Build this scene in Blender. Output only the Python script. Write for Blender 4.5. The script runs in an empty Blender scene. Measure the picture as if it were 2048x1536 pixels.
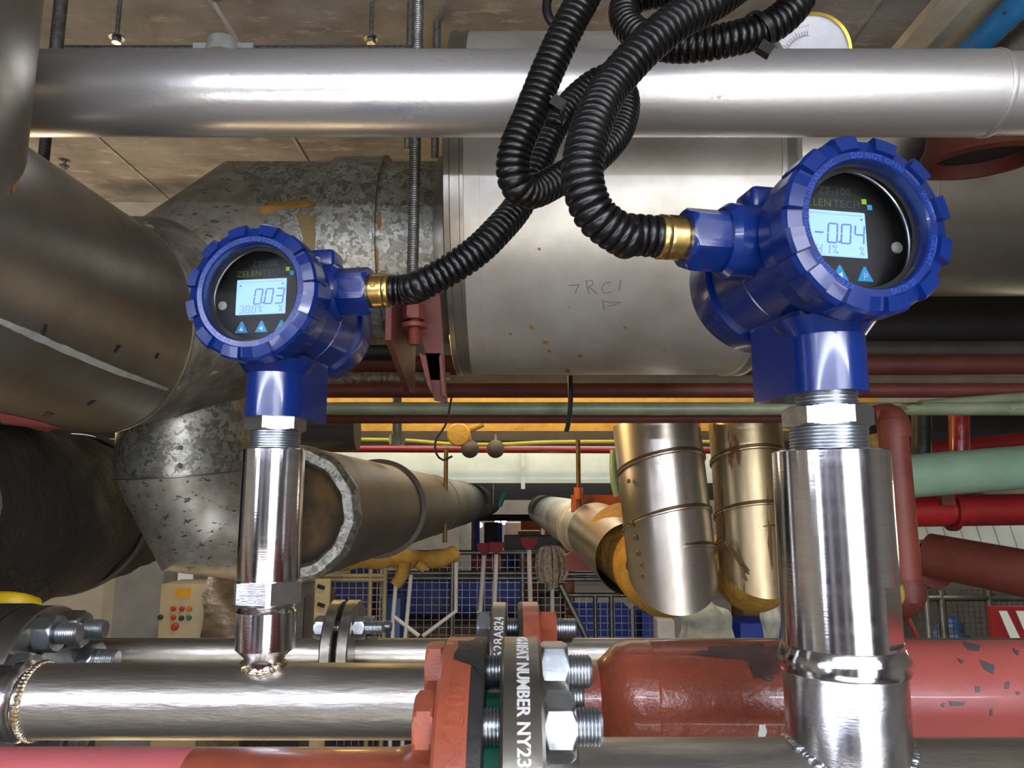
import bpy, bmesh, math, random
from mathutils import Vector, Matrix
random.seed(4)
PI = math.pi; R_ = math.radians
sc = bpy.context.scene
COL = sc.collection
# ------------------------------------------------------------------ camera
H = 1.5; TILT = R_(8.8); F = 1500.0
cd = bpy.data.cameras.new('camera'); cd.sensor_width = 36; cd.lens = F/2048*36; cd.clip_start = .01
cam = bpy.data.objects.new('camera', cd); COL.objects.link(cam)
cam.location = (0, 0, H); cam.rotation_euler = (PI/2+TILT, 0, 0); sc.camera = cam
# ------------------------------------------------------------------ world, exposure
w = bpy.data.worlds.new('world'); sc.world = w; w.use_nodes = True
w.node_tree.nodes['Background'].inputs[0].default_value = (1, .93, .85, 1)
w.node_tree.nodes['Background'].inputs[1].default_value = .30
sc.view_settings.view_transform = 'Standard'; sc.view_settings.look = 'None'
sc.view_settings.exposure = 0.42; sc.view_settings.gamma = 1
CEIL_ = H+.95
# ------------------------------------------------------------------ area lights
def area(name, loc, target, sx, sy, power, col):
    l = bpy.data.lights.new(name, 'AREA'); l.shape = 'RECTANGLE'; l.size = sx; l.size_y = sy
    l.energy = power; l.color = col
    o = bpy.data.objects.new(name, l); COL.objects.link(o); o.location = loc
    o.rotation_euler = (Vector(target)-Vector(loc)).to_track_quat('-Z', 'Y').to_euler(); return o
area('doorway_daylight', (1.1, -2.45, H+.05), (.5, .6, H), 1.4, 2.0, 50, (.96, .98, 1))  # broad light added behind the viewer for white stripes on the posts
area('side_window_daylight', (-2.2, -1.6, H+.4), (-.1, .7, H), .28, 1.5, 12, (.80, .84, 1))  # narrow upright fill added behind the viewer, no real window
area('room_ceiling_panel', (.2, -1.35, CEIL_-.05), (.2, -.9, H-.6), 3.0, .7, 34, (.97, .97, 1))  # overhead fill added to lift the ambient light on the metal
area('room_low_lamp', (0, -1.5, .35), (0, .7, H), 2.4, .5, 26, (1, .97, .94))  # floor-level bounce fill added to light the undersides
area('foam_sodium_lamp', (-.1, 2.9, H+1.15), (-.1, 3.6, H+.42), 2.2, .3, 24, (1, .82, .5))
area('beam_lamp', (.1, 3.95, H+1.25), (.1, 4.4, H+.2), 2.6, .25, 20, (.95, 1, .96))  # front light added to brighten the white beam
area('riser_sodium_lamp', (-.52, 2.1, H+.42), (.5, 1.95, H-.05), .3, .14, 7, (1, .62, .18))  # hidden warm light added for golden left edges on the risers
area('hall_lamp_row', (.8, 7.5, H+2.6), (.6, 7.6, 0), 4, 2.5, 90, (1, .87, .70))
area('hall_lamp_far', (.3, 11.5, H+2.6), (.3, 11.6, 0), 5, 2, 160, (1, .9, .78))
area('passage_lamp', (-1.3, 2.15, H+.2), (-.9, 1.9, H+.95), .8, .2, 6, (1, .74, .46))
area('bay_lamp', (2.6, 3.2, H-.1), (1.0, 2.6, H-.3), .8, .3, 7, (1, .85, .65))
area('low_wall_lamp', (-.9, 1.9, H-1.3), (-.6, .9, H-.1), .8, .2, 2.2, (1, .70, .38))

# ------------------------------------------------------------------ measuring helpers
ct, st = math.cos(TILT), math.sin(TILT)
def at(px, py, Y):
    u = (px-1024)/F; v = (768-py)/F; d = ct - v*st
    return Vector((Y*u/d, Y, H + Y*(st+v*ct)/d))
def zz(py, Y): return at(1024, py, Y).z
def elev(py): return math.atan((768-py)/F)+TILT
def cyl_fit(ptop, pbot, Y):            # height and radius of a cylinder along X seen between two picture rows
    a, b = elev(ptop), elev(pbot); c = (a+b)/2; d = Y/math.cos(c)
    return H+Y*math.tan(c), d*math.sin((a-b)/2)

# ------------------------------------------------------------------ materials
def hexc(h):
    h = h.lstrip('#'); c = [int(h[i:i+2], 16)/255 for i in (0, 2, 4)]
    return tuple((x/12.92 if x <= .04045 else ((x+.055)/1.055)**2.4) for x in c)+(1,)
MATS = {}
def M(name, col, metal=0., rough=.5, col2=None, scale=12., lo=.35, hi=.65, bump=0., bscale=60., coat=0.,
      stretch=(1, 1, 1), rough2=None, spots=None, spots2=None, emit=None, kind='noise', trans=0., bstretch=(1, 1, 1), bdist=.002):
    m = bpy.data.materials.new(name); m.use_nodes = True; MATS[name] = m
    nt = m.node_tree; N = nt.nodes; L = nt.links; b = N['Principled BSDF']
    c1 = hexc(col); c2 = hexc(col2) if col2 else tuple(min(1, x*.8) for x in c1[:3])+(1,)
    tc = N.new('ShaderNodeTexCoord')
    def mapping(s):
        mp = N.new('ShaderNodeMapping'); mp.inputs['Scale'].default_value = s
        L.new(tc.outputs['Object'], mp.inputs[0]); return mp.outputs[0]
    base = mapping(stretch)
    def noise(vec, s, det=5, rg=.6):
        n = N.new('ShaderNodeTexNoise'); n.inputs['Scale'].default_value = s; n.inputs['Detail'].default_value = det
        n.inputs['Roughness'].default_value = rg
        L.new(vec, n.inputs['Vector']); return n.outputs['Fac']
    def ramp(fac, a, bb):
        r = N.new('ShaderNodeMapRange'); r.inputs['From Min'].default_value = a; r.inputs['From Max'].default_value = bb
        L.new(fac, r.inputs['Value']); return r.outputs[0]
    if kind == 'spangle':
        vo = N.new('ShaderNodeTexVoronoi'); vo.inputs['Scale'].default_value = scale
        nn = N.new('ShaderNodeTexNoise'); nn.inputs['Scale'].default_value = scale*.7
        L.new(base, nn.inputs['Vector'])
        ad = N.new('ShaderNodeMixRGB'); ad.inputs[0].default_value = .035; L.new(base, ad.inputs[1]); L.new(nn.outputs['Color'], ad.inputs[2])
        L.new(ad.outputs[0], vo.inputs['Vector'])
        se = N.new('ShaderNodeSeparateColor'); L.new(vo.outputs['Color'], se.inputs[0]); fac = ramp(se.outputs[0], lo, hi)
    else:
        fac = ramp(noise(base, scale), lo, hi)
    mx = N.new('ShaderNodeMixRGB'); mx.inputs[1].default_value = c1; mx.inputs[2].default_value = c2
    L.new(fac, mx.inputs[0]); out = mx.outputs[0]
    rsock = None
    if rough2 is not None:
        rr = N.new('ShaderNodeMapRange'); rr.inputs['To Min'].default_value = rough; rr.inputs['To Max'].default_value = rough2
        L.new(fac, rr.inputs['Value']); rsock = rr.outputs[0]
    msock = None
    for sp in (spots, spots2):
        if not sp: continue
        scol, sscale, thr = sp[:3]; sstr = sp[3] if len(sp) > 3 else (1, 1, 1); width = sp[4] if len(sp) > 4 else .03
        s = ramp(noise(mapping(sstr), sscale, 6, .62), thr, thr+width)
        m2 = N.new('ShaderNodeMixRGB'); L.new(s, m2.inputs[0]); L.new(out, m2.inputs[1]); m2.inputs[2].default_value = hexc(scol)
        out = m2.outputs[0]
        if metal > .3:
            mm = N.new('ShaderNodeMath'); mm.operation = 'MULTIPLY_ADD'; L.new(s, mm.inputs[0]); mm.inputs[1].default_value = -metal*.8
            if msock: L.new(msock, mm.inputs[2])
            else: mm.inputs[2].default_value = metal
            msock = mm.outputs[0]
    L.new(out, b.inputs['Base Color'])
    b.inputs['Metallic'].default_value = metal; b.inputs['Roughness'].default_value = rough
    if rsock: L.new(rsock, b.inputs['Roughness'])
    if msock: L.new(msock, b.inputs['Metallic'])
    b.inputs['Coat Weight'].default_value = coat; b.inputs['Coat Roughness'].default_value = .06
    if trans: b.inputs['Transmission Weight'].default_value = trans
    if emit:
        b.inputs['Emission Color'].default_value = hexc(emit[0]); b.inputs['Emission Strength'].default_value = emit[1]
    if bump:
        bp = N.new('ShaderNodeBump'); bp.inputs['Strength'].default_value = bump; bp.inputs['Distance'].default_value = bdist
        L.new(noise(mapping(bstretch), bscale), bp.inputs['Height']); L.new(bp.outputs[0], b.inputs['Normal'])
    return m
M('steel_clad', '#dcdcdc', .86, .26, '#c4c2c0', 9, stretch=(.35, 1, 1), rough2=.42, bump=.12, bscale=120, spots=('#a08a68', 9, .70))
M('steel_clad_b', '#cbc8c0', .66, .38, '#a8a296', 5, rough2=.46, bump=.22, bscale=22, spots=('#6a4426', 22, .765))
M('steel_clad_dark', '#a9a59c', .9, .28, '#857d70', 4, stretch=(1, 1, 1), rough2=.40, bump=.2, bscale=14, spots=('#7e4a24', 8, .74))
M('steel_clad_rough', '#8f897e', .55, .5, '#5f584d', 14, bump=.8, bscale=70, bdist=.006, rough2=.6, spots=('#9b917e', 40, .62))
M('galv', '#a7a69c', .75, .42, '#6f6c62', 120, lo=.1, hi=.9, rough2=.5, kind='spangle', bump=.1, bscale=60, spots=('#7a5426', 7, .66), spots2=('#3e3428', 18, .70))
M('galv_speck', '#9c978a', .6, .48, '#80796b', 30, rough2=.55, bump=.2, bscale=50, spots=('#3d352b', 60, .60, (1, 1, 1.7)), spots2=('#83581f', 6, .68))
M('galv_rod', '#8d8d88', .8, .42, '#63625d', 90, bump=.2)
M('brushed', '#bdb9b1', 1, .33, '#9d978c', 34, stretch=(.4, 1, 1), rough2=.46, bump=.28, bscale=160, bstretch=(.18, 1, 1))
M('turned', '#dedcdd', 1, .10, '#cfccce', 40, stretch=(.3, .3, 4), rough2=.15, bump=.05, bscale=300, bstretch=(.05, .05, 3))
M('turned_dull', '#cfd0d2', 1, .16, '#b8b6b6', 50, rough2=.28, bump=.10, bscale=160, bstretch=(1, 1, 4))
M('zinc', '#b9bdc0', 1, .28, '#949a9f', 50, rough2=.40, bump=.1, bscale=140)
M('zinc_dull', '#a4a49f', 1, .33, '#8b8a85', 60, rough2=.45, bump=.15, bscale=160)
M('flange_steel', '#aca89e', 1, .28, '#8a867c', 20, rough2=.4, bump=.1, bscale=120)
M('weld', '#c9c4b4', 1, .28, '#a88d58', 60, bump=.6, bscale=170)
M('redox', '#82402c', 0, .30, '#703524', 20, bump=.8, bscale=40, bdist=.003, coat=.25, spots=('#3b3634', 11, .665))
M('redox_clean', '#87432e', 0, .34, '#783a27', 30, bump=.3, bscale=90, coat=.2, spots=('#4a4a46', 26, .72))
M('redox_black', '#1d1b1a', .2, .45, '#2c2a28', 40, bump=.4, bscale=90, spots=('#5c5a57', 60, .66), spots2=('#9c4a38', 14, .64))
M('redpink', '#9d4d46', 0, .42, '#8e413a', 5, bump=.25, bscale=90, coat=.15, spots=('#4a4a4e', 24, .70))
M('pink_front', '#b56060', 0, .42, '#a85453', 6, bump=.2)
M('bare_patch', '#3a2a26', .1, .45, '#4a3630', 30, bump=.5)
M('chip_grey', '#46474a', .1, .5)
M('rust_stain', '#7a531f', .1, .6, '#8e6a30', 30, bump=.5)
M('tan_stain', '#7d6a3c', .2, .55, '#6a5a36', 30, bump=.3)
M('redlead', '#602a1e', 0, .6, '#522018', 14, bump=.3, bscale=60, spots=('#4b1f18', 14, .68))
M('redlead_bright', '#703224', 0, .55, '#62281e', 14, bump=.3, bscale=60)
M('firered', '#93181b', 0, .35, '#7a1517', 8, coat=.3, bump=.1, spots=('#5a2018', 12, .70))
M('green_paint', '#7c8468', 0, .4, '#676e54', 14, bump=.25, bscale=50, spots=('#4f3f26', 24, .645, (.3, 1, 1)))
M('mint_paint', '#7c9680', 0, .3, '#6e8872', 8, coat=.3, bump=.1, spots=('#5f553b', 9, .70))
M('blue_pipe', '#2f7fb8', 0, .4, '#2a6ea0', 20, bump=.3, spots=('#1c3f58', 40, .68))
M('beige_paint', '#9c9588', 0, .5, '#857d70', 10, bump=.3)
M('housing_blue', '#022060', 0, .27, '#021c56', 12, bump=.08, bscale=60, coat=.3)
M('black_gloss', '#08080a', 0, .45, '#060606', 10)
M('black_ring', '#0c0d0e', 0, .55, '#181818', 10)
M('hose_black', '#060607', 0, .27, '#0b0b0b', 60, rough2=.38, bump=.12, bscale=160).node_tree.nodes['Principled BSDF'].inputs['Specular IOR Level'].default_value = .4
M('tie_black', '#050505', 0, .35, '#121212', 20)
M('brass', '#cdb070', 1, .26, '#b4965a', 80, rough2=.34, bump=.08)
M('brass_dark', '#8a6420', 1, .3, '#6e4f1a', 80)
M('glass', '#ffffff', 0, .02, '#ffffff', trans=1.).node_tree.nodes['Principled BSDF'].inputs['IOR'].default_value = 1.06
M('screen', '#6f93c0', 0, .4, '#6a8ebc', 3, emit=('#98c0f0', .62))
M('lcd_ink', '#5a62c4', 0, .6, emit=('#4a55c0', .42))
M('lcd_ink_faint', '#8aa0d8', 0, .6, emit=('#5f78c0', .35))
M('print_grey', '#59626a', 0, .6, emit=None)
M('print_green', '#6f8f3c', 0, .6)
M('mark_green', '#7fae2c', 0, .5)
M('mark_blue', '#2f86b8', 0, .5)
M('button_blue', '#1f86bd', 0, .35)
M('button_white', '#c9e2ea', 0, .45)
M('emboss_blue', '#1c429c', 0, .3, coat=.5)
M('concrete', '#7e7c78', 0, .75, '#605d59', 9, lo=.35, hi=.65, stretch=(.6, 1, 1), bump=1, bscale=30, spots=('#8f8b84', 34, .56, (.4, 1, 1), .12), spots2=('#6b5245', 14, .60, (.5, 1, 1), .15))
M('concrete_light', '#aaa38f', 0, .8, '#978f7a', 12, bump=.5)
M('joint_dark', '#8c8a86', 0, .8, '#6f6d69', 30)
M('plaster_cream', '#b9ad97', 0, .8, '#aba08a', 4, bump=.15)
M('plaster_grey', '#8f8b84', 0, .8, '#7f7b74', 4)
M('white_beam', '#d5dbd2', 0, .5, '#c3cabf', 5, bump=.1, spots=('#9c9a84', 24, .72))
M('foam_yellow', '#c49a48', 0, .85, '#b08436', 16, bump=.8, bscale=60, spots=('#7a5010', 20, .70))
M('lagging_yellow', '#a8843a', 0, .75, '#8e6a22', 18, bump=1, bscale=30, bdist=.012, spots=('#5a4018', 20, .68))
M('clad_copper', '#bab3a8', .95, .27, '#9c948a', 5, rough2=.38, bump=.3, bscale=14, spots=('#6c4a2a', 26, .70))
M('clad_stained', '#b6a88a', .9, .3, '#8f7c58', 8, stretch=(1, 1, .15), rough2=.45, bump=.4, bscale=16, spots=('#5c3c1c', 22, .585, (1, 1, .12)))
M('clad_white', '#c9c8c4', .6, .35, '#b5b2ac', 10, bump=.1)
M('jacket_grey', '#5c5648', .25, .5, '#4c463a', 6, bump=.3, bscale=20)
M('packing_brown', '#33261a', 0, .8, '#5a4420', 5, lo=.45, hi=.55, bump=1, bscale=30)
M('rubber', '#1d1a17', 0, .75, '#2b2620', 16, bump=1, bscale=24, bdist=.014, spots=('#3b3228', 30, .64))
M('dark_duct', '#28262a', 0, .5, '#1c1a1c', 5, bump=.3)
M('brown_band', '#4a423a', 0, .6, '#3c352f', 8, bump=.3)
M('hole_dark', '#120e0a', 0, .8, '#1c1410', 10)
M('yellow_cable', '#a9a63a', 0, .5); M('paint_yellow', '#d2b01c', 0, .5, '#b8960f', 20, bump=.4)
M('seam_brown', '#5c4628', .6, .4)
M('rust_rod', '#6a5530', .5, .5, '#54421f', 40)
M('orange_paint', '#b5561c', 0, .45, '#9c4616', 20, bump=.2)
M('cage_cream', '#b3a078', .2, .5, '#9a875f', 12); M('cage_grey', '#8a8a86', .8, .4, '#6c6b66', 12)
M('crate_blue', '#1e2f8e', 0, .5, '#18266f', 6); M('crate_bright', '#1f45c0', 0, .5)
M('crate_red', '#8a2e2c', 0, .5); M('carton', '#a98a60', 0, .8); M('carton_dark', '#5e4a38', 0, .8)
M('cream_panel', '#b8a680', 0, .45, '#ac9a74', 6); M('sticker_orange', '#e0a020', 0, .5)
M('lamp_red', '#b83a2c', 0, .35); M('lamp_orange', '#e07a18', 0, .35); M('lamp_green', '#2f7f4c', 0, .35); M('knob_dark', '#2e2a2c', 0, .4)
M('wrap_film', '#9a8466', .55, .22, '#52483c', 10, stretch=(1, 1, 3), rough2=.4, bump=1, bscale=26)
M('mop_white', '#b9ad9c', 0, .9, '#857866', 60, bump=1, bscale=60, bdist=.02); M('handle_white', '#cfc6c0', 0, .4); M('plastic_red', '#7a0f1e', 0, .7)
M('floor_mat', '#4e4c49', 0, .6, '#3f3d3b', 3); M('hall_dark', '#2a2827', 0, .8, '#1e1c1c', 2)
M('barrel_blue', '#2a5c9c', 0, .4); M('sack_grey', '#9a9c96', 0, .7, '#7e807a', 20, bump=.6); M('tarp', '#b3b8b4', 0, .6, '#9aa09c', 9, bump=.7, bscale=18)
M('dial_white', '#d9d9dc', 0, .4); M('dial_print', '#6a5a6a', 0, .5); M('brass_rim', '#c9b24a', .8, .35)
M('tube_light', '#ffffff', 0, .5, emit=('#dfe6ff', 52)); M('fixture_white', '#d0d0cc', 0, .5); M('hall_lamp', '#ffffff', 0, .5, emit=('#ffd9a0', 9))
M('gasket_green', '#1f7a62', 0, .5, '#176450', 60, bump=.4)
M('text_white', '#cfcfcc', .3, .5); M('stamp_red', '#7c3526', 0, .45); M('pencil', '#6a6055', 0, .8); M('cabinet_dark', '#2b2c30', 0, .5)
M('wall_behind', '#b5aca4', 0, .7, '#a89f98', 3); M('stain_tan', '#8d8264', 0, .7, '#7b7054', 30); M('teal', '#3a8c84', 0, .4)

# ------------------------------------------------------------------ mesh helpers
def finish(bm, name, mat, parent=None, loc=None, smooth=35):
    bmesh.ops.recalc_face_normals(bm, faces=bm.faces[:])
    me = bpy.data.meshes.new(name); bm.to_mesh(me); bm.free()
    if loc is not None: me.transform(Matrix.Translation(-Vector(loc)))
    for p in me.polygons: p.use_smooth = True
    me.set_sharp_from_angle(angle=R_(smooth))
    mats = mat if isinstance(mat, (list, tuple)) else [mat]
    for m_ in mats: me.materials.append(MATS[m_])
    o = bpy.data.objects.new(name, me); COL.objects.link(o)
    if parent is not None: o.parent = parent
    elif loc is not None: o.location = loc
    return o
class Th:                                   # a thing: an empty at its base, with parts in world coordinates
    def __init__(s, name, label, cat, loc, group=None, rot=None):
        o = bpy.data.objects.new(name, None); COL.objects.link(o); o.empty_display_size = .02
        o.location = loc; s.o = o; s.loc = Vector(loc); s.local = rot is not None
        if rot is not None: o.rotation_euler = rot
        o['label'] = label; o['category'] = cat
        if group: o['group'] = group
    def part(s, name, bm, mat, smooth=35, label=None, under=None):
        p = finish(bm, name, mat, parent=(under or s.o), loc=None if s.local else s.loc, smooth=smooth)
        if label: p['label'] = label
        return p
def single(name, bm, mat, label, cat, loc, group=None, smooth=35, kind=None):
    o = finish(bm, name, mat, loc=loc, smooth=smooth); o['label'] = label; o['category'] = cat
    if group: o['group'] = group
    if kind: o['kind'] = kind
    return o
def struct(name, bm, mat, smooth=35):
    o = finish(bm, name, mat, smooth=smooth); o['kind'] = 'structure'; return o
def NB(): return bmesh.new()
def box(bm, a, b, rot=None, pivot=None):
    a = Vector(a); b = Vector(b); c = (a+b)/2; s = b-a
    r = bmesh.ops.create_cube(bm, size=1)
    mt = Matrix.Translation(c) @ Matrix.Diagonal((abs(s.x), abs(s.y), abs(s.z), 1))
    if rot is not None: mt = Matrix.Translation(c) @ rot.to_4x4() @ Matrix.Diagonal((abs(s.x), abs(s.y), abs(s.z), 1))
    bmesh.ops.transform(bm, matrix=mt, verts=r['verts']); return r['verts']
def bevel(bm, w, seg=2):
    bmesh.ops.bevel(bm, geom=[e for e in bm.edges], offset=w, segments=seg, affect='EDGES', profile=.5); return bm
def frame(d, up=None):
    d = Vector(d).normalized(); u = Vector((0, 0, 1)) if abs(d.z) < .9 else Vector((0, 1, 0))
    if up is not None: u = Vector(up)
    x = u.cross(d).normalized(); y = d.cross(x).normalized(); return x, y, d
def skin_rings(bm, rings, closed=True, cap=(True, True)):
    vr = [[bm.verts.new(p) for p in r] for r in rings]; n = len(vr[0])
    for a, b in zip(vr, vr[1:]):
        for i in range(n if closed else n-1):
            j = (i+1) % n; bm.faces.new((a[i], a[j], b[j], b[i]))
    if cap[0]: bm.faces.new(vr[0][::-1])
    if cap[1]: bm.faces.new(vr[-1])
    return vr
def lathe(bm, o, d, prof, n=48, cap=(True, True), rf=None):
    """prof: list of (radius, distance along d)"""
    x, y, d = frame(d); o = Vector(o); rings = []
    for r, h in prof:
        rings.append([o + d*h + (x*math.cos(t)+y*math.sin(t))*(r if rf is None else rf(r, t, h)) for t in [2*PI*i/n for i in range(n)]])
    skin_rings(bm, rings, cap=cap); return bm
def sweep(bm, pts, r, n=12, cap=(True, True), rr=None):
    """tube along pts with parallel transported frames"""
    P = [Vector(p) for p in pts]; T = []
    for i in range(len(P)):
        a = P[max(0, i-1)]; b = P[min(len(P)-1, i+1)]; T.append((b-a).normalized())
    x, y, _ = frame(T[0]); rings = []
    for i, p in enumerate(P):
        if i:
            q = T[i-1].rotation_difference(T[i]); x = q @ x; y = q @ y
        ra = r if rr is None else rr(i)
        rings.append([p + (x*math.cos(2*PI*k/n)+y*math.sin(2*PI*k/n))*ra for k in range(n)])
    skin_rings(bm, rings, cap=cap); return bm
def mitre(bm, pts, r, n=56, cap=(True, True), ends=None):
    """pipe of straight lengths that meet in flat mitred seams"""
    P = [Vector(p) for p in pts]; D = [(b-a).normalized() for a, b in zip(P, P[1:])]
    x, y, _ = frame(D[0]); rings = []
    for i, p in enumerate(P):
        if i == 0: rings.append([p+(x*math.cos(2*PI*k/n)+y*math.sin(2*PI*k/n))*r for k in range(n)]); continue
        din = D[i-1]; nrm = (din+D[i]).normalized() if i < len(D) else din
        ring = []
        for k in range(n):
            q = rings[-1][k]; t = (p-q).dot(nrm)/din.dot(nrm); ring.append(q+din*t)
        rings.append(ring)
    for a, b in zip(rings, rings[1:]):   # separate verts at seams keep the mitre edge crisp
        skin_rings(bm, [a, b], cap=(False, False))
    bmesh.ops.remove_doubles(bm, verts=bm.verts[:], dist=1e-6)
    return rings
def catmull(P, step=.002):
    P = [Vector(p) for p in P]; P = [2*P[0]-P[1]]+P+[2*P[-1]-P[-2]]; out = []
    for i in range(1, len(P)-2):
        a, b, c, d = P[i-1:i+3]; m = 24
        for k in range(m):
            t = k/m
            out.append(.5*((2*b)+(c-a)*t+(2*a-5*b+4*c-d)*t*t+(-a+3*b-3*c+d)*t**3))
    out.append(P[-2]); res = [out[0]]; acc = 0
    for a, b in zip(out, out[1:]):       # even spacing
        L = (b-a).length
        while acc+L >= step:
            a = a+(b-a)*((step-acc)/L); L = (b-a).length; res.append(a); acc = 0
            if L < 1e-9: break
        acc += L
    return res
def hexprism(bm, o, d, af, h, up=None, ch=.12, n=48, phase=0., chb=True):
    """hexagon with the rounded chamfers of a real nut; af = across flats"""
    x, y, d = frame(d, up); o = Vector(o); R = af/2; rings = []
    def hr(t):
        t = (t+phase) % (PI/3) - PI/6; return R/math.cos(t)
    rc = R*1.0; seq = [(0, rc*.93), (0, rc*1.0)]
    lv = [0, .25, .5, .75, 1]
    c = h*ch*1.6
    zs = []
    for f in (0., .33, .66, 1.): zs.append((c*f, R*(1.0+.155*f)))
    prof = zs + [(h-z, r) for z, r in zs[::-1]]
    if not chb: prof = [(0, R*1.2)] + prof[4:]
    for z, rl in prof:
        rings.append([o+d*z+(x*math.cos(t)+y*math.sin(t))*min(hr(t), rl) for t in [2*PI*i/n for i in range(n)]])
    skin_rings(bm, rings); return bm
def thread(bm, o, d, r, h, pitch, n=32, depth=.0011, endch=0.):
    prof = []; k = max(2, int(h/pitch)); p = h/k
    prof.append((r-depth, 0))
    for i in range(k):
        prof += [(r, p*(i+.35)), (r, p*(i+.6)), (r-depth, p*(i+.97))]
    if endch: prof += [(r-depth, h), (r-depth-endch, h+endch)]
    lathe(bm, o, d, prof, n); return bm
def rod(bm, a, b, r, n=14): 
    a = Vector(a); b = Vector(b); return lathe(bm, a, b-a, [(r, 0), (r, (b-a).length)], n)
def text_bm(s, size, fn, depth=.0004, spacing=1.0, bold=0.):
    """writing turned to mesh; fn maps (u, v, w) to a point on the surface that carries it; u starts at 0, centred in v"""
    cu = bpy.data.curves.new('t', 'FONT'); cu.body = s; cu.size = size; cu.extrude = depth/2; cu.space_character = spacing
    cu.offset = bold; cu.resolution_u = 3
    to = bpy.data.objects.new('t', cu); COL.objects.link(to); bpy.context.view_layer.update()
    me = bpy.data.meshes.new_from_object(to.evaluated_get(bpy.context.evaluated_depsgraph_get()))
    bpy.data.objects.remove(to); bpy.data.curves.remove(cu)
    bm = NB(); bm.from_mesh(me); bpy.data.meshes.remove(me)
    bmesh.ops.triangulate(bm, faces=bm.faces[:])
    wid = max((v.co.x for v in bm.verts), default=0)
    for v in bm.verts: v.co = fn(v.co.x, v.co.y-size*.36, v.co.z, wid)
    return bm
def join(bm, other):
    me = bpy.data.meshes.new('j'); other.to_mesh(me); other.free(); bm.from_mesh(me); bpy.data.meshes.remove(me); return bm

def patch(poly, Y, z, R, off=.0006, jag=.12, seed=0):
    """irregular thin flake of paint or rust lying on a cylinder whose axis is X; poly in picture rows and columns"""
    rnd = random.Random(seed+len(poly)); pts = []
    n = len(poly); cx = sum(p[0] for p in poly)/n; cy = sum(p[1] for p in poly)/n
    for i in range(n):
        a, b = poly[i], poly[(i+1) % n]
        for k in range(5):
            f = k/5; q = (a[0]+(b[0]-a[0])*f, a[1]+(b[1]-a[1])*f); g = 1+rnd.uniform(-jag, jag)*(1 if k else .3)
            pts.append((cx+(q[0]-cx)*g, cy+(q[1]-cy)*g))
    def hit(px, py, rr):
        d = at(px, py, 1)-Vector((0, 0, H)); A = d.y**2+d.z**2; B = 2*(-d.y*Y+d.z*(H-z)); C_ = Y*Y+(H-z)**2-rr*rr
        D = B*B-4*A*C_
        s_ = (-B-math.sqrt(D))/(2*A) if D > 0 else -B/(2*A)
        return Vector((0, 0, H))+d*s_
    bm = NB(); rings = [[hit(cx+(p[0]-cx)*f, cy+(p[1]-cy)*f, R+(off if f < .99 else -off*.5)) for p in pts] for f in (1, .93, .7, .45, .2)]
    skin_rings(bm, rings, cap=(False, True)); return bm

# ================================================================== SETTING
CEIL = H+.95
bm = NB(); box(bm, (-3.2, -2.6, CEIL), (3.4, 2.32, CEIL+.25)); struct('ceiling', bm, 'concrete')
bm = NB()
for px, py in ((445, 40), (1735, 30), (20, 120)):      # plank joints
    p = at(px, py, 1); s = (CEIL-H)/(p.z-H); x = p.x*s; box(bm, (x-.004, -2, CEIL-.004), (x+.004, 2.3, CEIL+.01))
struct('trim_1', bm, 'joint_dark')
bm = NB(); p = at(1858, 30, 1); s = (CEIL-H)/(p.z-H); x = p.x*s
box(bm, (x-.02, -2, CEIL-.022), (x+.035, 2.3, CEIL+.01)); box(bm, (x+.035, -2, CEIL-.008), (x+.9, 2.3, CEIL+.01)); struct('trim_2', bm, 'concrete_light')
bm = NB(); box(bm, (-3.2, 2.30, zz(437, 2.30)), (3.4, 2.42, CEIL+.25)); struct('trim_3', bm, 'concrete_light')
bm = NB(); box(bm, (-3.2, 2.42, zz(520, 2.5)), (3.4, 2.6, CEIL+.25)); struct('trim_4', bm, 'hall_dark')
bm = NB(); box(bm, (-6, -2.6, -.1), (8, 15, 0)); struct('floor', bm, 'floor_mat')
bm = NB(); box(bm, (-6, 14.5, 0), (8, 14.7, H+4)); struct('wall_far', bm, 'plaster_grey')
bm = NB(); box(bm, (-6, 2.42, H+3.4), (8, 15, H+3.6)); struct('ceiling_hall', bm, 'hall_dark')
bm = NB(); box(bm, (-3.3, -2.6, 0), (-3.2, 4.3, CEIL)); struct('wall_left', bm, 'plaster_cream')
bm = NB(); box(bm, (3.4, -2.6, 0), (3.5, 15, CEIL)); struct('wall_right', bm, 'plaster_grey')
bm = NB(); box(bm, (-3.2, -2.6, 0), (.35, -2.5, CEIL)); box(bm, (1.85, -2.6, 0), (3.4, -2.5, CEIL)); struct('wall_back', bm, 'wall_behind')
a = at(322, 1200, 4.3)
bm = NB(); box(bm, (-6, 4.3, 0), (at(205, 1200, 4.3).x, 4.45, H+.35)); struct('wall_partition', bm, 'plaster_cream')
bm = NB(); box(bm, (at(205, 1200, 4.3).x, 4.42, 0), (at(325, 1200, 4.42).x, 4.6, H+.35)); struct('trim_5', bm, 'plaster_grey')
# unseen dark cabinets added behind the camera to stripe the machined steel's reflections
for i, (x0, x1) in enumerate(((-2.6, -1.9), (-1.15, -.55), (-.15, .2), (2.0, 2.5))):
    bm = NB(); box(bm, (x0, -2.49, 0), (x1, -2.1, H+.75)); bevel(bm, .01)
    t = Th('steel_cabinet', ['dark steel cabinet nearest the left wall behind the viewer', 'dark steel cabinet left of centre behind the viewer',
        'narrow dark cabinet behind the viewer beside the doorway', 'dark steel cabinet right of the doorway behind the viewer'][i], 'cabinet', ((x0+x1)/2, -2.3, 0), 'cabinets along the rear wall')
    t.part('body', bm, 'cabinet_dark'); bm = NB(); box(bm, (x0+.04, -2.098, H-.1), (x0+.06, -2.07, H+.05)); t.part('handle', bm, 'zinc')
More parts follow.
